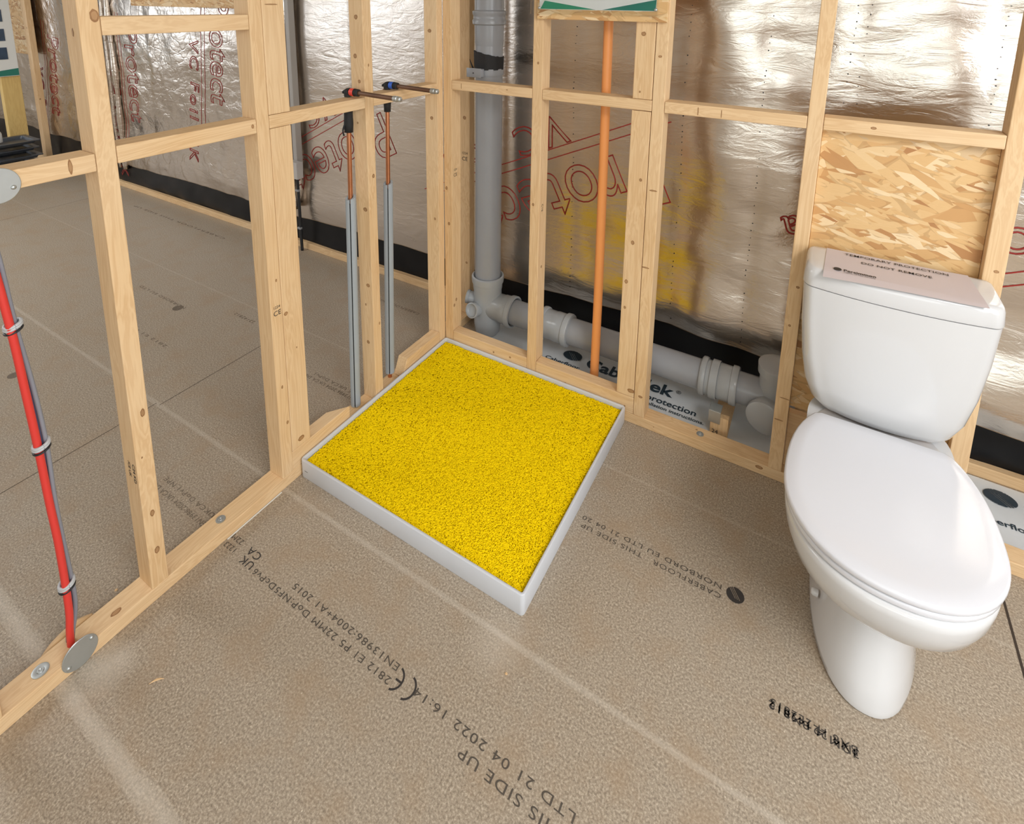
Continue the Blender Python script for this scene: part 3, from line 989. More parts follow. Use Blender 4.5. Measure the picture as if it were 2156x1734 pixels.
def logo(parent, cx, cy, z, a, b, mat, ang=0, name='disc_logo'):
    """black disc with three white leaf-like slashes left open at one side"""
    bm = bmesh.new()
    n = 40
    # horizontal slices of an ellipse, with diagonal gaps cut out
    gaps = [(-.02, .06), (.22, .30), (.46, .54)]
    ny = 26
    for i in range(ny):
        v0 = -1 + 2 * i / ny; v1 = -1 + 2 * (i + 1) / ny
        vm = (v0 + v1) / 2
        hw = math.sqrt(max(0, 1 - vm * vm))
        spans = [(-hw, hw)]
        if vm < .45:
            for g0, g1 in gaps:
                s0 = g0 - vm * .7 - .25; s1 = g1 - vm * .7 - .25
                ns = []
                for p, q in spans:
                    if s0 > p and s0 < q: ns.append((p, s0))
                    if s1 < q and s1 > p: ns.append((s1, q))
                    if s1 <= p or s0 >= q: ns.append((p, q))
                spans = ns
        for p, q in spans:
            if q - p < .01: continue
            vs = []
            for uu, vv in ((p, v0), (q, v0), (q, v1), (p, v1)):
                x_, y_ = uu * a, vv * b
                vs.append(bm.verts.new((cx + x_ * math.cos(ang) - y_ * math.sin(ang), cy + x_ * math.sin(ang) + y_ * math.cos(ang), z)))
            bm.faces.new(vs)
    return from_bm(name, bm, mat, parent)


logo(floor, 1.276, -.445, .0005, .022, .021, INK, PI)
logo(floor, -1.335, -.425, .0005, .025, .023, FLOORINK2, PI)
logo(floor, -1.39, -1.05, .0005, .022, .02, FLOORINK2, PI)

# board joints
bm = bmesh.new()
def strip(x0, x1, y0, y1, z=.0003):
    bm.faces.new([bm.verts.new(p) for p in ((x0, y0, z), (x1, y0, z), (x1, y1, z), (x0, y1, z))])
for x, ya, yb in ((1.882, -.838, .06), (-.715, -.838, -.229), (-.735, -1.426, -.838), (-3.46, -.5, .37), (-2.9, -1.426, -.838)):
    strip(x - (.003 if x > 1 else .0012), x + (.003 if x > 1 else .0012), ya, yb)
from_bm('board_joint', bm, CHIPD, floor)
bm = bmesh.new()
bbox(bm, .0006, .0045, -1.03, -.85, .0003, .0012)
tag(from_bm('paper_edge', bm, WHITEP), 'thin white strip peeping out under the left sole plate', 'strip')

# little wood chips on the floor
def chip(x, y, l, w_, a, label, mat=WX):
    bm = bmesh.new()
    n = 8
    prev = None
    for i in range(n + 1):
        s = i / n
        wv = w_ * math.sin(PI * min(max(s, .05), .95))
        px = (s - .5) * l; py = l * .12 * math.sin(s * PI)
        h = .001 + .0015 * math.sin(s * PI)
        cur = [bm.verts.new((px, py - wv, .0005)), bm.verts.new((px, py - wv * .6, h)), bm.verts.new((px, py + wv * .6, h)), bm.verts.new((px, py + wv, .0005))]
        if prev:
            for k in range(3): bm.faces.new((prev[k], cur[k], cur[k + 1], prev[k + 1]))
        prev = cur
    bmesh.ops.rotate(bm, verts=bm.verts, matrix=Matrix.Rotation(a, 3, 'Z'))
    bmesh.ops.translate(bm, verts=bm.verts, vec=(x, y, 0))
    tag(from_bm('wood_shaving', bm, mat, origin=(x, y, 0)), label, 'shaving')
chip(.18, -1.315, .03, .0022, .9, 'pale curved wood shaving on the floor right of the lower round plate')
chip(.85, -.90, .007, .003, .3, 'tiny pale wood chip on the floor in front of the tray corner')
chip(-.115, -1.262, .008, .004, .2, 'tiny orange wood chip behind the left sole plate')
chip(-.52, -1.02, .010, .005, .2, 'tiny white chip lying on the floor beyond the nearest stud', WHITEP)

# ------------------------------------------------------------------ protection film
film = empty('floor_protection_film', (1.1, .2, 0), label='pale protective film with dark print on the floor between the partition and foil wall', cat='floor film')
bm = bmesh.new()
prev = None
for i in range(80):
    x = .10 + i / 79 * 2.9
    cur = [bm.verts.new((x, .0645 + j / 8 * .290, .0012 + .0035 * float(vnoise(np.array(x * 7), np.array(j * .6), 51)))) for j in range(9)]
    if prev:
        for k in range(8): bm.faces.new((prev[k], cur[k], cur[k + 1], prev[k + 1]))
    prev = cur
from_bm('sheet', bm, FILM, film, smooth=True)
bm = bmesh.new()
prev = None
for i in range(50):
    x = 1.80 + i / 49 * 1.2
    cur = [bm.verts.new((x, -.02 - j / 6 * .0 + .0, .0015)) for j in range(1)]
bm.free()
FZ = .0056
def ftxt(s, size, x, y, offset=0, sp=1.0, wd=None):
    me = text_mesh(s, size, sp, extrude=.0001, offset=offset)
    k = 1.0
    if wd:
        k = wd / max(v.co.x for v in me.vertices)
    return (me, Matrix.Translation((x, y, FZ)) @ Matrix.Diagonal((k, 1, 1, 1)))
FT = []
for ox in (0.0, 1.455):
    FT.append(ftxt('Caberdek', .088, .575 + ox, .205, .0022, wd=.37))
    FT.append(ftxt('\u00ae', .026, .950 + ox, .240, 0))
    FT.append(ftxt('Floor protection', .044, .745 + ox, .150, .0006, wd=.30))
    FT.append(ftxt('See installation instructions.', .024, .790 + ox, .121, .0002, wd=.29))
    FT.append(ftxt('Caberfloor', .030, .405 + ox, .170, .0004, wd=.16))
for q_ in FT: decal('print', [q_], film, FILMINK)
for lx in (.505, 1.948):
    logo(film, lx, .245 if lx < 1 else .318 - .03, FZ, .042, .032, FILMINK, 0)
    
# ------------------------------------------------------------------ shower tray + yellow mat
TX0, TX1, TY0, TY1, TH = .003, .826, -.7775, -.003, .064
tray = empty('shower_tray', ((TX0 + TX1) / 2, (TY0 + TY1) / 2, 0), label='white square shower tray frame on the floor in the corner', cat='shower tray')
rt_ = .009
bm = bmesh.new()
def rrect(x0, x1, y0, y1, r, z, n=6):
    pts = []
    for cx_, cy_, a0 in ((x1 - r, y1 - r, 0), (x0 + r, y1 - r, PI / 2), (x0 + r, y0 + r, PI), (x1 - r, y0 + r, 1.5 * PI)):
        for k in range(n + 1):
            a = a0 + k / n * PI / 2
            pts.append(Vector((cx_ + math.cos(a) * r, cy_ + math.sin(a) * r, z)))
    return pts
def rr(d, z): return rrect(TX0 + d, TX1 - d, TY0 + d, TY1 - d, max(.012 - d, .004), z)
loft(bm, [rr(.001, .0005), rr(0, .004), rr(0, TH - .003), rr(.0012, TH - .0005), rr(.003, TH), rr(rt_ - .003, TH), rr(rt_ - .0008, TH - .001), rr(rt_, TH - .004), rr(rt_, .036)], cap0=True, cap1=True)
from_bm('tray_frame', bm, TRAYM, tray, smooth=True, sharp=50)
bm = bmesh.new()
bbox(bm, TX0 + .02, TX0 + .034, TY0 - .0004, TY0 + .0, .028, .0292)
from_bm('scuff', bm, CHIPD, tray)

def pile(name, n, seed):
    g = np.random.default_rng(seed)
    x0, x1, y0, y1 = TX0 + rt_ + .001, TX1 - rt_ - .001, TY0 + rt_ + .001, TY1 - rt_ - .001
    px = g.uniform(x0 + .004, x1 - .004, n); py = g.uniform(y0 + .004, y1 - .004, n)
    ang = g.uniform(0, 2 * PI, n); lean = g.uniform(1.0, 1.4, n)
    ln = g.uniform(.0055, .0085, n); rad = g.uniform(.0009, .0013, n)
    base = .0475 + g.uniform(0, .0025, n)
    dirx, diry = np.cos(ang), np.sin(ang)
    K = 4; NS = 3
    co = np.zeros((n, NS, K, 3))
    for s in range(NS):
        f = s / (NS - 1)
        l2 = lean * (0.5 + .9 * f)
        cx_ = px + dirx * np.sin(l2) * ln * f; cy_ = py + diry * np.sin(l2) * ln * f
        cz = base + np.cos(np.minimum(l2, 1.5)) * ln * f * .9 + .001
        r = rad * (1.0 if s < NS - 1 else .75)
        for k in range(K):
            a = 2 * PI * k / K
            co[:, s, k, 0] = np.clip(cx_ - diry * np.cos(a) * r + dirx * np.sin(a) * r * np.cos(l2), x0, x1)
            co[:, s, k, 1] = np.clip(cy_ + dirx * np.cos(a) * r + diry * np.sin(a) * r * np.cos(l2), y0, y1)
            co[:, s, k, 2] = cz - np.sin(a) * r * np.sin(l2)
    V = co.reshape(-1, 3)
    q = []
    for s in range(NS - 1):
        for k in range(K):
            q.append([s * K + k, s * K + (k + 1) % K, (s + 1) * K + (k + 1) % K, (s + 1) * K + k])
    q.append([(NS - 1) * K + k for k in range(K)])
    q = np.array(q)
    Fc = (q[None] + (np.arange(n) * NS * K)[:, None, None]).reshape(-1, 4)
    # backing sheet
    nb = len(V)
    V = np.concatenate([V, np.array([[x0, y0, .047], [x1, y0, .047], [x1, y1, .047], [x0, y1, .047], [x0, y0, .037], [x1, y0, .037], [x1, y1, .037], [x0, y1, .037]])])
    bf = np.array([[0, 1, 2, 3], [7, 6, 5, 4], [0, 4, 5, 1], [1, 5, 6, 2], [2, 6, 7, 3], [3, 7, 4, 0]]) + nb
    Fc = np.concatenate([Fc, bf])
    me = bpy.data.meshes.new(name)
    org = np.array([(TX0 + TX1) / 2, (TY0 + TY1) / 2, .037])
    V = V - org
    me.vertices.add(len(V)); me.vertices.foreach_set('co', V.ravel())
    me.loops.add(Fc.size); me.loops.foreach_set('vertex_index', Fc.ravel().astype(np.int32))
    me.polygons.add(len(Fc)); me.polygons.foreach_set('loop_start', np.arange(0, Fc.size, 4, dtype=np.int32))
    me.update(calc_edges=True)
    return link(name, me, YEL, None, tuple(org))
tag(pile('yellow_mat', 80000, 3), 'bright yellow short-pile mat filling the shower tray', 'mat')

# ------------------------------------------------------------------ soil stack and waste pipe
PYC = .20; PR = .058
soil = empty('soil_pipe', (.092, PYC, 0), label='thick grey vertical soil pipe behind the corner with its floor-level branch', cat='soil pipe')
sx = .092
bm = bmesh.new()
lathe(bm, (sx, PYC, .285), (0, 0, 1), [(0, PR), (2.05, PR)], 48)
from_bm('pipe', bm, GREYPVC, soil, smooth=True)
bm = bmesh.new()
lathe(bm, (sx, PYC, 1.335), (0, 0, 1), [(0, PR + .0005), (.01, PR + .002), (.05, PR + .003), (.085, PR + .004), (.09, PR + .012), (.105, PR + .013), (.110, PR + .009), (.125, PR + .009), (.130, PR + .0125), (.142, PR + .0125), (.147, PR + .004), (.2, PR + .003), (.26, PR + .0003)], 48)
from_bm('coupling', bm, GREYPVC, soil, smooth=True, sharp=50)
# boot fitting at the base
HZ = .150   # axis height of horizontal waste
bm = bmesh.new()
lathe(bm, (sx, PYC, 0), (0, 0, 1), [(.004, 0), (.004, .045), (.02, .056), (.06, .062), (.18, .064), (.225, .064), (.235, .0665), (.262, .0675), (.264, .072), (.278, .0735), (.292, .073), (.296, .066), (.285, .0585)], 48)
lathe(bm, (sx, PYC, HZ), (1, 0, 0), [(0, .055), (.04, .060), (.085, .0615), (.088, .0635), (.118, .0645), (.121, .0695), (.133, .0705), (.142, .0695), (.144, .062), (.135, .0565)], 48)
from_bm('boot_fitting', bm, GREYPVC2, soil, smooth=True, sharp=45)
# small round inlets on the boot
fit = soil
for (p, d, r) in (((sx - .018, PYC - .03, .135), Vector((-.12, -1, .30)), .031), ((sx - .03, PYC - .01, .165), Vector((-1, -.30, .12)), .028)):
    d.normalize()
    bm = bmesh.new()
    lathe(bm, Vector(p), d, [(0, r * .95), (.055, r), (.056, r + .003), (.068, r + .003), (.069, r - .002), (.058, r - .005), (.056, r - .008), (.056, 0)], 32)
    b_ = from_bm('side_inlet', bm, GREYPVC2, soil, smooth=True, sharp=45)
# bracket
br = soil
bm = bmesh.new()
lathe(bm, (sx, PYC, 1.212), (0, 0, 1), [(0, PR + .001), (0, PR + .004), (.028, PR + .004), (.028, PR + .001)], 48)
bbox(bm, .044, .110, .110, .136, 1.210, 1.243, .002)
bbox(bm, .040, .110, .108, .113, 1.208, 1.246, .001)
from_bm('pipe_bracket', bm, GREYPVC, soil, smooth=True, sharp=40)
bm = bmesh.new()
cyl(bm, (.074, .1065, 1.226), (.074, .1085, 1.226), .0028, 10)
from_bm('bracket_screw', bm, BLK, soil)
# black felt collar with a slanted upper edge
bm = bmesh.new()
a_ = []; b_ = []; c_ = []
n = 48
for i in range(n):
    an = 2 * PI * i / n
    rr_ = PR + .004 + .001 * math.sin(an * 9)
    zt = 1.300 - .013 * math.cos(an - .57) + rng.uniform(-.002, .002)
    a_.append(Vector((sx + math.cos(an) * rr_, PYC + math.sin(an) * rr_, 1.236)))
    b_.append(Vector((sx + math.cos(an) * (rr_ + .002), PYC + math.sin(an) * (rr_ + .002), zt)))
    c_.append(Vector((sx + math.cos(an) * (PR + .0005), PYC + math.sin(an) * (PR + .0005), zt)))
loft(bm, [a_, b_, c_], False, False)
tube(bm, [(sx - .058, PYC - .035, 1.238), (sx - .068, PYC - .035, 1.258), (sx - .074, PYC - .036, 1.276)], lambda s: .004 * (1 - s * .8), 6)
from_bm('felt_collar', bm, TAPE, soil, smooth=True, sharp=60)

waste = empty('waste_pipe', (.8, PYC, 0), label='thick grey horizontal waste pipe running along the foot of the foil wall', cat='waste pipe')
bm = bmesh.new()
lathe(bm, (.232, PYC, HZ), (1, 0, 0), [(0, .055), (1.13, .055)], 48)
from_bm('pipe', bm, GREYPVC, waste, smooth=True)
def coupler(x, l, name='coupling', r=.0625):
    bm = bmesh.new()
    lathe(bm, (x, PYC, HZ), (1, 0, 0), [(0, .0555), (-.001, r + .001), (.003, r + .006), (.014, r + .007), (.017, r + .0055), (.020, r + .0055), (.022, r - .001), (l * .48, r - .001), (l * .5, r + .001), (l - .024, r), (l - .022, r + .006), (l - .006, r + .007), (l, r + .004), (l + .001, .0555)], 48)
    return from_bm(name, bm, GREYPVC2, waste, smooth=True, sharp=50)
coupler(.375, .135)
coupler(1.045, .13)
bm = bmesh.new()
lathe(bm, (1.082, PYC, HZ), (1, 0, 0), [(0, .064), (0, .0685), (.026, .0685), (.026, .064)], 40)
from_bm('strap', bm, GREYPVC2, waste, smooth=True, sharp=40)
# access junction partly hidden by the stud left of the toilet
bm = bmesh.new()
lathe(bm, (1.30, PYC, HZ), (0, 0, 1), [(-.05, 0), (-.05, .05), (0, .058), (.10, .058), (.10, .066), (.13, .067), (.135, .058), (.135, .02), (.14, 0)], 40)
lathe(bm, (1.285, PYC - .02, HZ - .02), (-.15, -1, -.05), [(0, .05), (.055, .055), (.058, .060), (.075, .060), (.080, .054), (.080, 0)], 40)
from_bm('access_junction', bm, GREYPVC2, waste, smooth=True, sharp=45)

sup = empty('pipe_support', (1.13, .11, 0), label='small timber block with a steel strap propping the waste pipe', cat='pipe support')
bm = bmesh.new()
bbox(bm, 1.105, 1.165, .10, .125, .0, .075, .001)
bbox(bm, 1.105, 1.165, .125, .28, .0, .012, .001)
from_bm('timber_block', bm, WZ, sup)
bm = bmesh.new()
bbox(bm, 1.098, 1.138, .0935, .0965, .052, .098, .0008)
bbox(bm, 1.098, 1.138, .0965, .14, .0955, .098, .0008)
from_bm('steel_strap', bm, ZINC, sup)
stampme = text_mesh('24', .022, extrude=.0001)
decal('grade_stamp', [(stampme, frame((1.112, .0990, .008), (1, 0, 0), (0, 0, 1)))], sup, INK)

# orange pipe
bm = bmesh.new()
tube(bm, [(.660, .098, .001), (.662, .098, .4), (.660, .098, .8), (.657, .098, 1.2), (.654, .098, 1.6), (.652, .098, 2.35)], .017, 24)
tag(from_bm('orange_pipe', bm, ORANGE, origin=(.66, .098, 0), smooth=True, sharp=60), 'slim orange plastic pipe rising behind the noggin and the sign', 'pipe')

# ------------------------------------------------------------------ copper pipes
def copper(yb, yt, label, tape_mat, ins_top, tape_lo, stub_len, stub_z, bottom):
    X0 = -.048
    root = empty('copper_pipe', (X0, yb, .04), label=label, cat='pipe')
    def yy(z): return yb + (yt - yb) * (z - .04) / 1.15
    bm = bmesh.new()
    lathe(bm, (X0, yb, .0385), Vector((0, yt - yb, 1.15)), [(0, .0078), (tape_lo, .0078)], 20)
    from_bm('upright', bm, COPPER, root, smooth=True)
    # foam sleeve, split along its length, hollow at the top
    bm = bmesh.new()
    n = 28
    rings = []
    for z, ro in ((bottom, .0175), (.3, .0175), (.6, .0175), (ins_top, .0175), (ins_top, .0095), (ins_top - .02, .0085)):
        ring = []
        for i in range(n):
            an = -.9 + .10 + (2 * PI - .20) * i / (n - 1)
            zz = z + (.006 * math.sin(an) if z == ins_top else 0)
            ring.append(bm.verts.new((X0 + math.cos(an) * ro, yy(z) + math.sin(an) * ro, zz)))
        rings.append(ring)
    for A_, B_ in zip(rings, rings[1:]):
        for i in range(n - 1): bm.faces.new((A_[i], A_[i + 1], B_[i + 1], B_[i]))
    sl = from_bm('foam_sleeve', bm, FOAM, root, smooth=True, sharp=50)
    bm = bmesh.new()
    lathe(bm, (X0, yb, bottom), Vector((0, yt - yb, 1.15)), [(0, .0125), (ins_top - bottom - .022, .0125)], 16)
    from_bm('sleeve_slit', bm, SLIT, root, smooth=True)
    # tape under the noggin
    bm = bmesh.new()
    r_ = .0145 if tape_mat is REDT else .012
    lathe(bm, (X0, yy(tape_lo), tape_lo), Vector((0, yt - yb, 1.15)), [(0, .008), (.001, r_), (.03, r_ + .0015), (.06, r_), (1.156 - tape_lo, r_ + .001)], 18)
    if tape_mat is REDT:
        tube(bm, [(X0 - .004, yy(tape_lo) - .013, tape_lo + .03), (X0 - .004, yy(tape_lo) - .022, tape_lo + .01), (X0 - .002, yy(tape_lo) - .020, tape_lo - .008)], .003, 6)
    from_bm('tape_wrap', bm, TAPE, root, smooth=True)
    # elbow on the noggin and stub towards the room
    z = stub_z
    bm = bmesh.new()
    tube(bm, [(X0, yt, 1.196), (X0, yt, z - .004), (X0 + .006, yt, z + .001), (X0 + .05, yt, z)], .0125, 14)
    tube(bm, [(X0 - .02, yt - .004, z - .004), (X0 - .005, yt, z + .002), (X0 + .01, yt, z + .001)], lambda s: .004 + .008 * s, 8)
    from_bm('taped_elbow', bm, TAPE, root, smooth=True)
    bm = bmesh.new()
    lathe(bm, (X0 + .016, yt, z + .0005), (1, 0, 0), [(0, .0132), (.018, .0136)], 16)
    from_bm('marker_tape', bm, tape_mat, root, smooth=True)['label'] = ('red' if tape_mat is REDT else 'blue') + ' marker tape on the elbow'
    bm = bmesh.new()
    e = Vector((1, 0, -.02))
    lathe(bm, (X0 + .045, yt, z), e, [(0, .0078), (stub_len - .03, .0078)], 20)
    st_ = from_bm('stub', bm, DCOPPER, root, smooth=True)
    bm = bmesh.new()
    p = Vector((X0 + .045, yt, z)) + e.normalized() * (stub_len - .032)
    lathe(bm, p, e, [(0, .008), (.001, .0095), (.016, .0098), (.017, .0085), (.028, .0088), (.030, .0075), (.031, 0)], 20)
    from_bm('end_cap', bm, ZINC, st_, smooth=True, sharp=50)
copper(-.487, -.462, 'left copper pipe, its elbow marked with red tape, grey foam on its lower half', REDT, .842, 1.072, .19, 1.212, .040)
copper(-.303, -.272, 'right copper pipe, its elbow marked with blue tape, grey foam on its lower half', BLUET, .842, 1.112, .19, 1.212, .060)

# ------------------------------------------------------------------ cable bundle and round plates
cab = empty('cable_bundle', (-.04, -1.39, 0), label='red and grey electric cables tied together, rising at the left picture edge', cat='cables')
PT = [(1.14, -1.43), (1.027, -1.410), (.85, -1.397), (.70, -1.390), (.557, -1.384), (.42, -1.381), (.30, -1.378), (.139, -1.379), (.07, -1.384), (.001, -1.386)]
bm = bmesh.new()
tube(bm, [(-.036 + .003 * math.sin(z * 9), y - .003, z) for z, y in PT], .0075, 14)
from_bm('red_cable', bm, REDC, cab, smooth=True)
bm = bmesh.new()
tube(bm, [(-.040, y + .010 + .003 * math.sin(z * 12 + .4), z) for z, y in PT[:-2]] + [(-.042, -1.381, .05), (-.044, -1.384, .001)], .0046, 10)
from_bm('grey_cable', bm, GREYC, cab, smooth=True)
bm = bmesh.new()
tube(bm, [(-.048, y + .006 + .004 * math.sin(z * 10 + 1.4), z) for z, y in PT[:-2]] + [(-.049, -1.386, .05), (-.049, -1.388, .001)], .0055, 10)
from_bm('dark_cable', bm, BLUEC, cab, smooth=True)
for z, y in ((.847, -1.396), (.557, -1.383), (.189, -1.379)):
    tie = None
    bm = bmesh.new()
    tube(bm, [(-.040 + math.cos(a) * .0135, y + .002 + math.sin(a) * .0135, z + .004 + .004 * math.sin(a)) for a in [k * 2 * PI / 12 for k in range(13)]], .0035, 8, flat=1.0)
    tube(bm, [(-.040 + math.cos(a) * .0135, y + .002 + math.sin(a) * .0135, z + .009 + .004 * math.sin(a)) for a in [k * 2 * PI / 12 for k in range(13)]], .0035, 8, flat=1.0)
    tie = from_bm('tie_wrap', bm, TIEM, cab, smooth=True)
    bm = bmesh.new()
    tube(bm, [(-.040 + math.cos(a) * .0145, y + .002 + math.sin(a) * .0145, z - .004 + .004 * math.sin(a)) for a in [k * 2 * PI / 12 for k in range(13)]], .0022, 8)
    from_bm('cable_tie', bm, BLK, tie, smooth=True)

def disc(y, z, r, label, scr, tilt):
    root = empty('round_cover_plate', (.001, y, z), label=label, cat='metal plate')
    bm = bmesh.new()
    lathe(bm, (.0006, y, z), (1, 0, 0), [(0, 0), (0, r), (.0016, r), (.0022, r - .001), (.0022, 0)], 48)
    from_bm('plate', bm, ZINC, root)
    for dy, dz in scr:
        bm = bmesh.new()
        lathe(bm, (.0026, y + dy, z + dz), (1, 0, 0), [(0, .0048), (.0016, .0045), (.0032, .002), (.0034, 0)], 14)
        from_bm('screw', bm, ZINC, root, smooth=True, sharp=50)
disc(-1.385, .036, .0355, 'round galvanised plate on the left sole plate where the cables enter', [(.024, .016), (-.024, -.014)], 0)
disc(-1.393, 1.157, .035, 'round galvanised plate on the far left noggin, cut by the picture edge', [(.022, -.008)], 0)
# offcut lying behind the cable hole
bm = bmesh.new()
tube(bm, [(-.075, -1.425, .012), (-.082, -1.40, .020), (-.085, -1.36, .022), (-.078, -1.33, .014)], .010, 8, flat=1.3)
tag(from_bm('wood_offcut', bm, WY, origin=(-.08, -1.38, 0), smooth=True), 'split curved timber offcut lying behind the left sole plate at the cable hole', 'offcut')

# ------------------------------------------------------------------ OSB panel behind toilet
bm = bmesh.new()
bbox(bm, 1.3455, 1.7435, .030, .045, .262, 1.169, .001, 1)
tag(from_bm('strand_board', bm, OSB, origin=(1.545, .037, .262)), 'strand board panel fixed between two studs behind the cistern', 'board')
timber('backing_board', 1.3455, 1.7435, .036, .060, .0385, .235, 'plain timber board low between the studs behind the toilet pan', 'board', nk=0)

# ------------------------------------------------------------------ sign
sg = empty('notice_board', (.655, -.012, 1.456), label='green and white notice under clear plastic on strand board, cut by the top picture edge', cat='sign')
bm = bmesh.new()
bbox(bm, .428, .888, -.013, -.001, 1.458, 2.05, .001, 1)
from_bm('strand_board_backing', bm, OSB, sg)
bm = bmesh.new()
bbox(bm, .438, .852, -.0142, -.0132, 1.492, 2.02)
sheet = from_bm('paper', bm, WHITEP, sg)
bm = bmesh.new()
for pts in ([(.442, 1.4935), (.650, 1.4935), (.458, 1.522)],):
    bm.faces.new([bm.verts.new((x, -.0146, z)) for x, z in pts])
from_bm('green_panel', bm, GREENP, sheet)
bm = bmesh.new()
bm.faces.new([bm.verts.new((x, -.0146, z)) for x, z in [(.672, 1.4935), (.850, 1.4935), (.852, 1.528)]])
from_bm('green_panel', bm, GREENP2, sheet)
bm = bmesh.new()
bbox(bm, .405, .858, -.0185, -.0155, 1.476, 2.04, .0005, 1)
from_bm('clear_cover', bm, ACRYL, sg)
for x in (.440, .852):
    bm = bmesh.new()
    lathe(bm, (x, -.0186, 1.497), (0, -1, 0), [(0, .0055), (.002, .005), (.004, .002), (.0042, 0)], 16)
    from_bm('screw_head', bm, ZINC, sg, smooth=True)

# ------------------------------------------------------------------ toilet
TCX = 1.556
toilet = empty('toilet', (TCX, -.34, 0), label='white close-coupled toilet with closed lid against the right-hand partition', cat='toilet')

def egg(z, hw, yf, yb, flatb=2.0, n=64, cx_=TCX, sq=2.25, dx=0, frac=.42, ymax=9):
    """plan outline: y from yf (front, negative) to yb (back); widest point nearer the back"""
    ym = yb - (yb - yf) * frac
    pts = []
    for i in range(n):
        a = 2 * PI * i / n
        c, s = math.cos(a), math.sin(a)
        if s >= 0:
            e = flatb
            k = (abs(c) ** e + abs(s) ** e) ** (-1 / e)
            y = ym + s * k * (yb - ym)
        else:
            e = sq
            k = (abs(c) ** e + abs(s) ** e) ** (-1 / e)
            y = ym + s * k * (ym - yf)
        pts.append(Vector((cx_ + c * k * hw + dx, min(y, ymax), z)))
    return pts

# pan
bm = bmesh.new()
prof = [(.0005, .112, -.556, -.06, 4.0), (.004, .116, -.566, -.056, 4.0), (.018, .1155, -.567, -.056, 4.0), (.06, .108, -.548, -.058, 4.0), (.11, .101, -.520, -.06, 3.8), (.16, .097, -.497, -.06, 3.4),
        (.20, .100, -.492, -.06, 3.2), (.222, .108, -.508, -.06, 3.0), (.24, .128, -.548, -.06, 3.0), (.26, .150, -.590, -.06, 3.0), (.285, .170, -.625, -.06, 3.0), (.315, .185, -.650, -.06, 3.0), (.35, .195, -.664, -.055, 3.0), (.380, .199, -.670, -.05, 3.0), (.394, .199, -.670, -.05, 3.0), (.400, .194, -.665, -.054, 3.0)]
def fr(z): return .42 + .20 * min(1, max(0, (z - .20) / .10))
def fbk(z, fb): return fb + (2.1 - fb) * min(1, max(0, (z - .20) / .10))
loft(bm, [egg(z, hw, yf, yb, fbk(z, fb), frac=fr(z)) for z, hw, yf, yb, fb in prof])
from_bm('pan', bm, CERAM, toilet, smooth=True, sharp=60)
# raised ledge below bowl and plinth side recess hints
bm = bmesh.new()
lathe(bm, (TCX - .101, -.40, .075), (-1, -.2, .25), [(0, .0095), (.010, .009), (.0135, .006), (.0145, 0)], 20)
from_bm('bolt_cover', bm, CERAM, toilet, smooth=True)
# trap bulge behind pedestal
bm = bmesh.new()
loft(bm, [egg(z, hw, yf, yb, 3.0) for z, hw, yf, yb in ((.001, .108, -.36, -.03), (.1, .104, -.36, -.03), (.2, .112, -.36, -.03), (.3, .140, -.40, -.03), (.395, .165, -.40, -.03))])
from_bm('trap_housing', bm, CERAM, toilet, smooth=True, sharp=60)

# seat ring and lid
SY = 0.0
bm = bmesh.new()
def slab(z0, z1, hw, yf, e=.004):
    K = dict(frac=.60, sq=2.2)
    def g(z, d): return egg(z, hw - d, yf + d, -.13 - d, 2.3, ymax=-.203 - d, **K)
    return [g(z0, e), g(z0 + e * .4, e * .3), g(z0 + e, 0), g(z1 - e, 0), g(z1 - e * .4, e * .3), g(z1, e)]
loft(bm, slab(.402, .417, .200, -.664))
from_bm('seat_ring', bm, SEATM, toilet, smooth=True, sharp=60)
bm = bmesh.new()
rings = slab(.4195, .4365, .204, -.667, .005)
rings.append(egg(.4380, .17, -.633, -.164, 2.3, sq=2.2, frac=.60, ymax=-.237))
rings.append(egg(.4385, .09, -.55, -.26, 2.3, sq=2.2, frac=.60))
loft(bm, rings)
from_bm('seat_lid', bm, SEATM, toilet, smooth=True, sharp=60)

# cistern
def cis(z, x0, x1, yf, yb=-.006, bow=.03, r=.035, n=22):
    """plan section: flat back, bowed front, rounded corners"""
    pts = []
    k = 8
    # back edge right to left
    for i in range(n):
        s = i / (n - 1)
        pts.append((x1 - .012 - s * (x1 - x0 - .024), yb))
    # left side & front-left corner
    def fy(s): return yf + bow * (abs(2 * s - 1) ** 2.2)
    pts.append((x0 + .003, yb - .003))
    yl = fy(0) + r
    for i in range(k):
        s = i / (k - 1)
        pts.append((x0, yb - .012 - s * (yb - .012 - yl)))
    for i in range(1, k):
        a = i / k * PI / 2
        pts.append((x0 + r * (1 - math.cos(a)), yl - r * math.sin(a) * (yl - fy(r / (x1 - x0))) / r))
    for i in range(n):
        s = r / (x1 - x0) + (1 - 2 * r / (x1 - x0)) * i / (n - 1)
        pts.append((x0 + s * (x1 - x0), fy(s)))
    for i in range(k - 1, 0, -1):
        a = i / k * PI / 2
        pts.append((x1 - r * (1 - math.cos(a)), yl - r * math.sin(a) * (yl - fy(r / (x1 - x0))) / r))
    for i in range(k):
        s = 1 - i / (k - 1)
        pts.append((x1, yb - .012 - s * (yb - .012 - yl)))
    pts.append((x1 - .003, yb - .003))
    return [Vector((x, y, z)) for x, y in pts]
c = TCX
rings = []
for z, hw, yf, bw, r in ((.4015, .125, -.135, .02, .04), (.404, .142, -.150, .03, .05), (.412, .156, -.163, .036, .055), (.43, .168, -.172, .036, .05), (.48, .184, -.180, .032, .042), (.56, .197, -.184, .028, .036), (.66, .207, -.186, .026, .032), (.762, .212, -.187, .024, .03), (.770, .2125, -.187, .024, .03)):
    rings.append(cis(z, c - hw, c + hw, yf, bow=bw, r=r))
bm = bmesh.new()
loft(bm, rings)
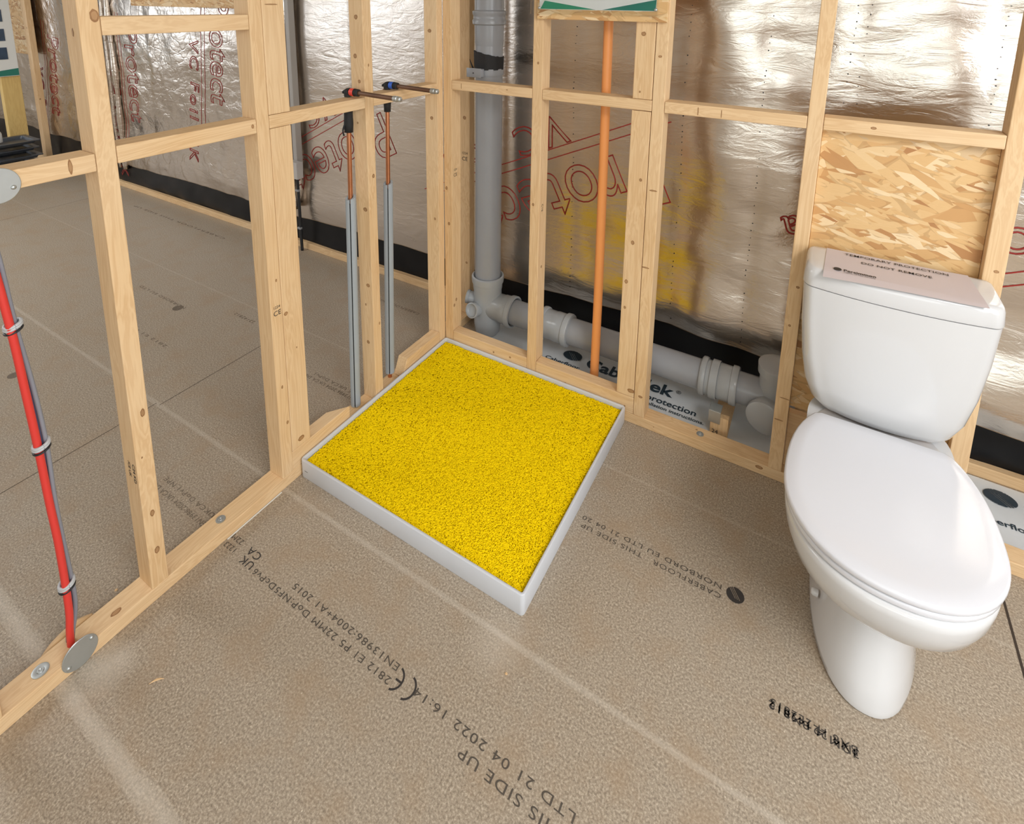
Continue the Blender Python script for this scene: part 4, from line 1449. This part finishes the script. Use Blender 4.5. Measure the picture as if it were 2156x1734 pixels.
cist = from_bm('cistern', bm, CERAM, toilet, smooth=True, sharp=50)
bm = bmesh.new()
rings = []
for z, d, up_ in ((.7722, .0015, 0), (.7728, -.0012, 0), (.776, -.0022, 0), (.808, .0005, 0), (.8165, .003, 0), (.8215, .007, 0), (.8240, .013, 0), (.8245, .05, 0)):
    rings.append(cis(z, c - .2125 + d, c + .2125 - d, -.187 + d, yb=-.004 - max(d, 0) * .2, bow=.024, r=.03))
loft(bm, rings)
from_bm('cistern_lid', bm, CERAM, cist, smooth=True, sharp=50)

# paper notice on cistern
nt = empty('paper_notice', (1.56, -.09, .826), label='pinkish printed A4 notice lying on the cistern lid', cat='paper')
# sheet corners measured on the lid top; front edge droops over
bm = bmesh.new()
prev = None
UX = Vector((1, .0, 0)).normalized(); 
PX0, PX1, PYB, PYF = 1.386, 1.708, -.008, -.203
def pap(s, t_):
    x = PX0 + s * (PX1 - PX0) + (1 - t_) * .006 + t_ * .02 * s
    y = PYB + t_ * (PYF - PYB) + .020 * s * t_
    z = .8262 + .002 * math.sin(s * PI) * t_
    if y < -.165: z -= (-.165 - y) * .12
    if s > .85: z += (s - .85) * .01
    return Vector((x, y, z))
for i in range(21):
    cur = [bm.verts.new(pap(i / 20, j / 12)) for j in range(13)]
    if prev:
        for k in range(12): bm.faces.new((prev[k], cur[k], cur[k + 1], prev[k + 1]))
    prev = cur
from_bm('sheet', bm, PAPER, nt)
NTX = []
def ntxt(s, size, x, y, off=0, wd=None, z=.8288):
    me = text_mesh(s, size, 1.05, extrude=.0001, offset=off)
    k = 1 if not wd else wd / max(v.co.x for v in me.vertices)
    return (me, Matrix.Translation((x, y, z)) @ Matrix.Diagonal((k, 1, 1, 1)))
NTX.append(ntxt('TEMPORARY PROTECTION', .0185, 1.436, -.040, .0001, .234))
NTX.append(ntxt('DO NOT REMOVE', .0185, 1.474, -.080, .0001, .157))
NTX.append(ntxt('Persimmon', .018, 1.433, -.155, .0004, .072))
NTX.append(ntxt('Together, we make your home', .006, 1.433, -.163, 0, .07))
for q_ in NTX: decal('notice_text', [q_], nt, INK)
bm = bmesh.new()
lathe(bm, (1.419, -.149, .8286), (0, 0, 1), [(0, .0095), (.0003, .0095), (.0003, 0)], 20)
from_bm('round_emblem', bm, INK, nt)

# ------------------------------------------------------------------ far left things
timber('wall_stud', -4.80, -4.72, .30, .345, 0, TOP, 'distant stud against the dark foil at far left', 'stud', nk=2)
db = empty('display_board', (-4.7, .12, 0), label='white display board with dark picture panels, far left behind the partition', cat='display board')
bm = bmesh.new()
bbox(bm, -4.72, -4.69, -.55, .185, .84, 2.3, .002)
pb = from_bm('panel', bm, WHITEP, db)
for z0, z1 in ((.985, 1.085), (1.14, 1.24), (1.30, 1.40), (1.46, 1.6)):
    bm = bmesh.new()
    bbox(bm, -4.6895, -4.6860, -.5, .125, z0, z1, .001, 1)
    from_bm('picture', bm, BLUEP, pb)
bm = bmesh.new()
bm.faces.new([bm.verts.new((-4.6885, y, z)) for y, z in ((-.5, .845), (.183, .845), (.183, .905), (-.2, .86))])
from_bm('green_band', bm, GREENP2, pb)
bm = bmesh.new()
bbox(bm, -4.76, -4.70, .06, .19, .0, .84, .003)
from_bm('post', bm, WYEL, db)['label'] = 'yellow timber post under the board'
bm = bmesh.new()
bbox(bm, -5.1, -4.99, .25, .29, 1.0, 2.38, .001)
bm.free()
bm = bmesh.new()
bbox(bm, -6.8, -4.82, .33, .345, 1.0, 2.38, .001)
tag(from_bm('strand_board_patch', bm, OSB, origin=(-6, .34, 1.0)), 'strand board sheet beside the distant stud at far left', 'board')
for k in range(4):
    z = .12 + k * .062
    bm = bmesh.new()
    w2 = .24
    x0, y0 = -4.48 + rng.uniform(-.015, .015), -.02 + rng.uniform(-.015, .015)
    rings = [rrect(x0 - .12, x0 + .12, y0 - w2 / 2, y0 + w2 / 2, .02, z), rrect(x0 - .13, x0 + .13, y0 - w2 / 2 - .01, y0 + w2 / 2 + .01, .02, z + .022), rrect(x0 - .16, x0 + .16, y0 - w2 / 2 - .03, y0 + w2 / 2 + .03, .02, z + .024), rrect(x0 - .16, x0 + .16, y0 - w2 / 2 - .03, y0 + w2 / 2 + .03, .02, z + .030), rrect(x0 - .12, x0 + .12, y0 - w2 / 2, y0 + w2 / 2, .02, z + .030), rrect(x0 - .11, x0 + .11, y0 - w2 / 2 + .01, y0 + w2 / 2 - .01, .02, z + .008)]
    loft(bm, rings)
    tag(from_bm('plastic_tray', bm, plain('slate_black_plastic', (.05, .06, .075), .35) if k == 0 else bpy.data.materials['slate_black_plastic'], origin=(x0, y0, z)),
        ['lowest', 'second lowest', 'second highest', 'topmost'][k] + ' dark plastic tray of the stack at far left', 'tray', 'dark trays stacked at far left')
bm = bmesh.new()
bbox(bm, -4.60, -4.36, -.14, .10, 0, .118, .004)
tag(from_bm('wooden_crate', bm, WYEL, origin=(-4.48, -.02, 0)), 'low yellowish timber block under the dark plastic trays', 'block')
bm = bmesh.new()
lathe(bm, (-4.46, -.10, .337), (0, 0, 1), [(0, 0), (0, .034), (.004, .036), (.07, .036), (.085, .03), (.09, .014), (.092, .014), (.092, .018), (.115, .018), (.117, 0)], 24)
tag(from_bm('white_bottle', bm, WHITEP, origin=(-4.46, -.10, .337), smooth=True, sharp=50), 'small white bottle on top of the dark trays', 'bottle')

# repeats of a kind share a group
from collections import defaultdict
by = defaultdict(list)
for o in C.objects:
    if o.parent is None and 'category' in o.keys(): by[o.name.split('.')[0]].append(o)
for k, v in by.items():
    if len(v) > 1:
        for o in v:
            if 'group' not in o.keys(): o['group'] = {'wall_stud': 'upright studs of the timber partitions', 'flat_stud': 'studs turned flat beside the full studs', 'noggin': 'noggins between the studs', 'packer': 'timber packers on the sole plates around the tray', 'sole_plate': 'sole plates of the timber partitions', 'fixing_screw': 'screws in the sole plates', 'copper_pipe': 'copper pipes rising to the shower', 'round_cover_plate': 'round galvanised plates at the cables', 'wood_shaving': 'wood scraps on the floor', 'strand_board_patch': 'strand board sheets on the foil wall'}.get(k, k.replace('_', ' ') + ' repeats')
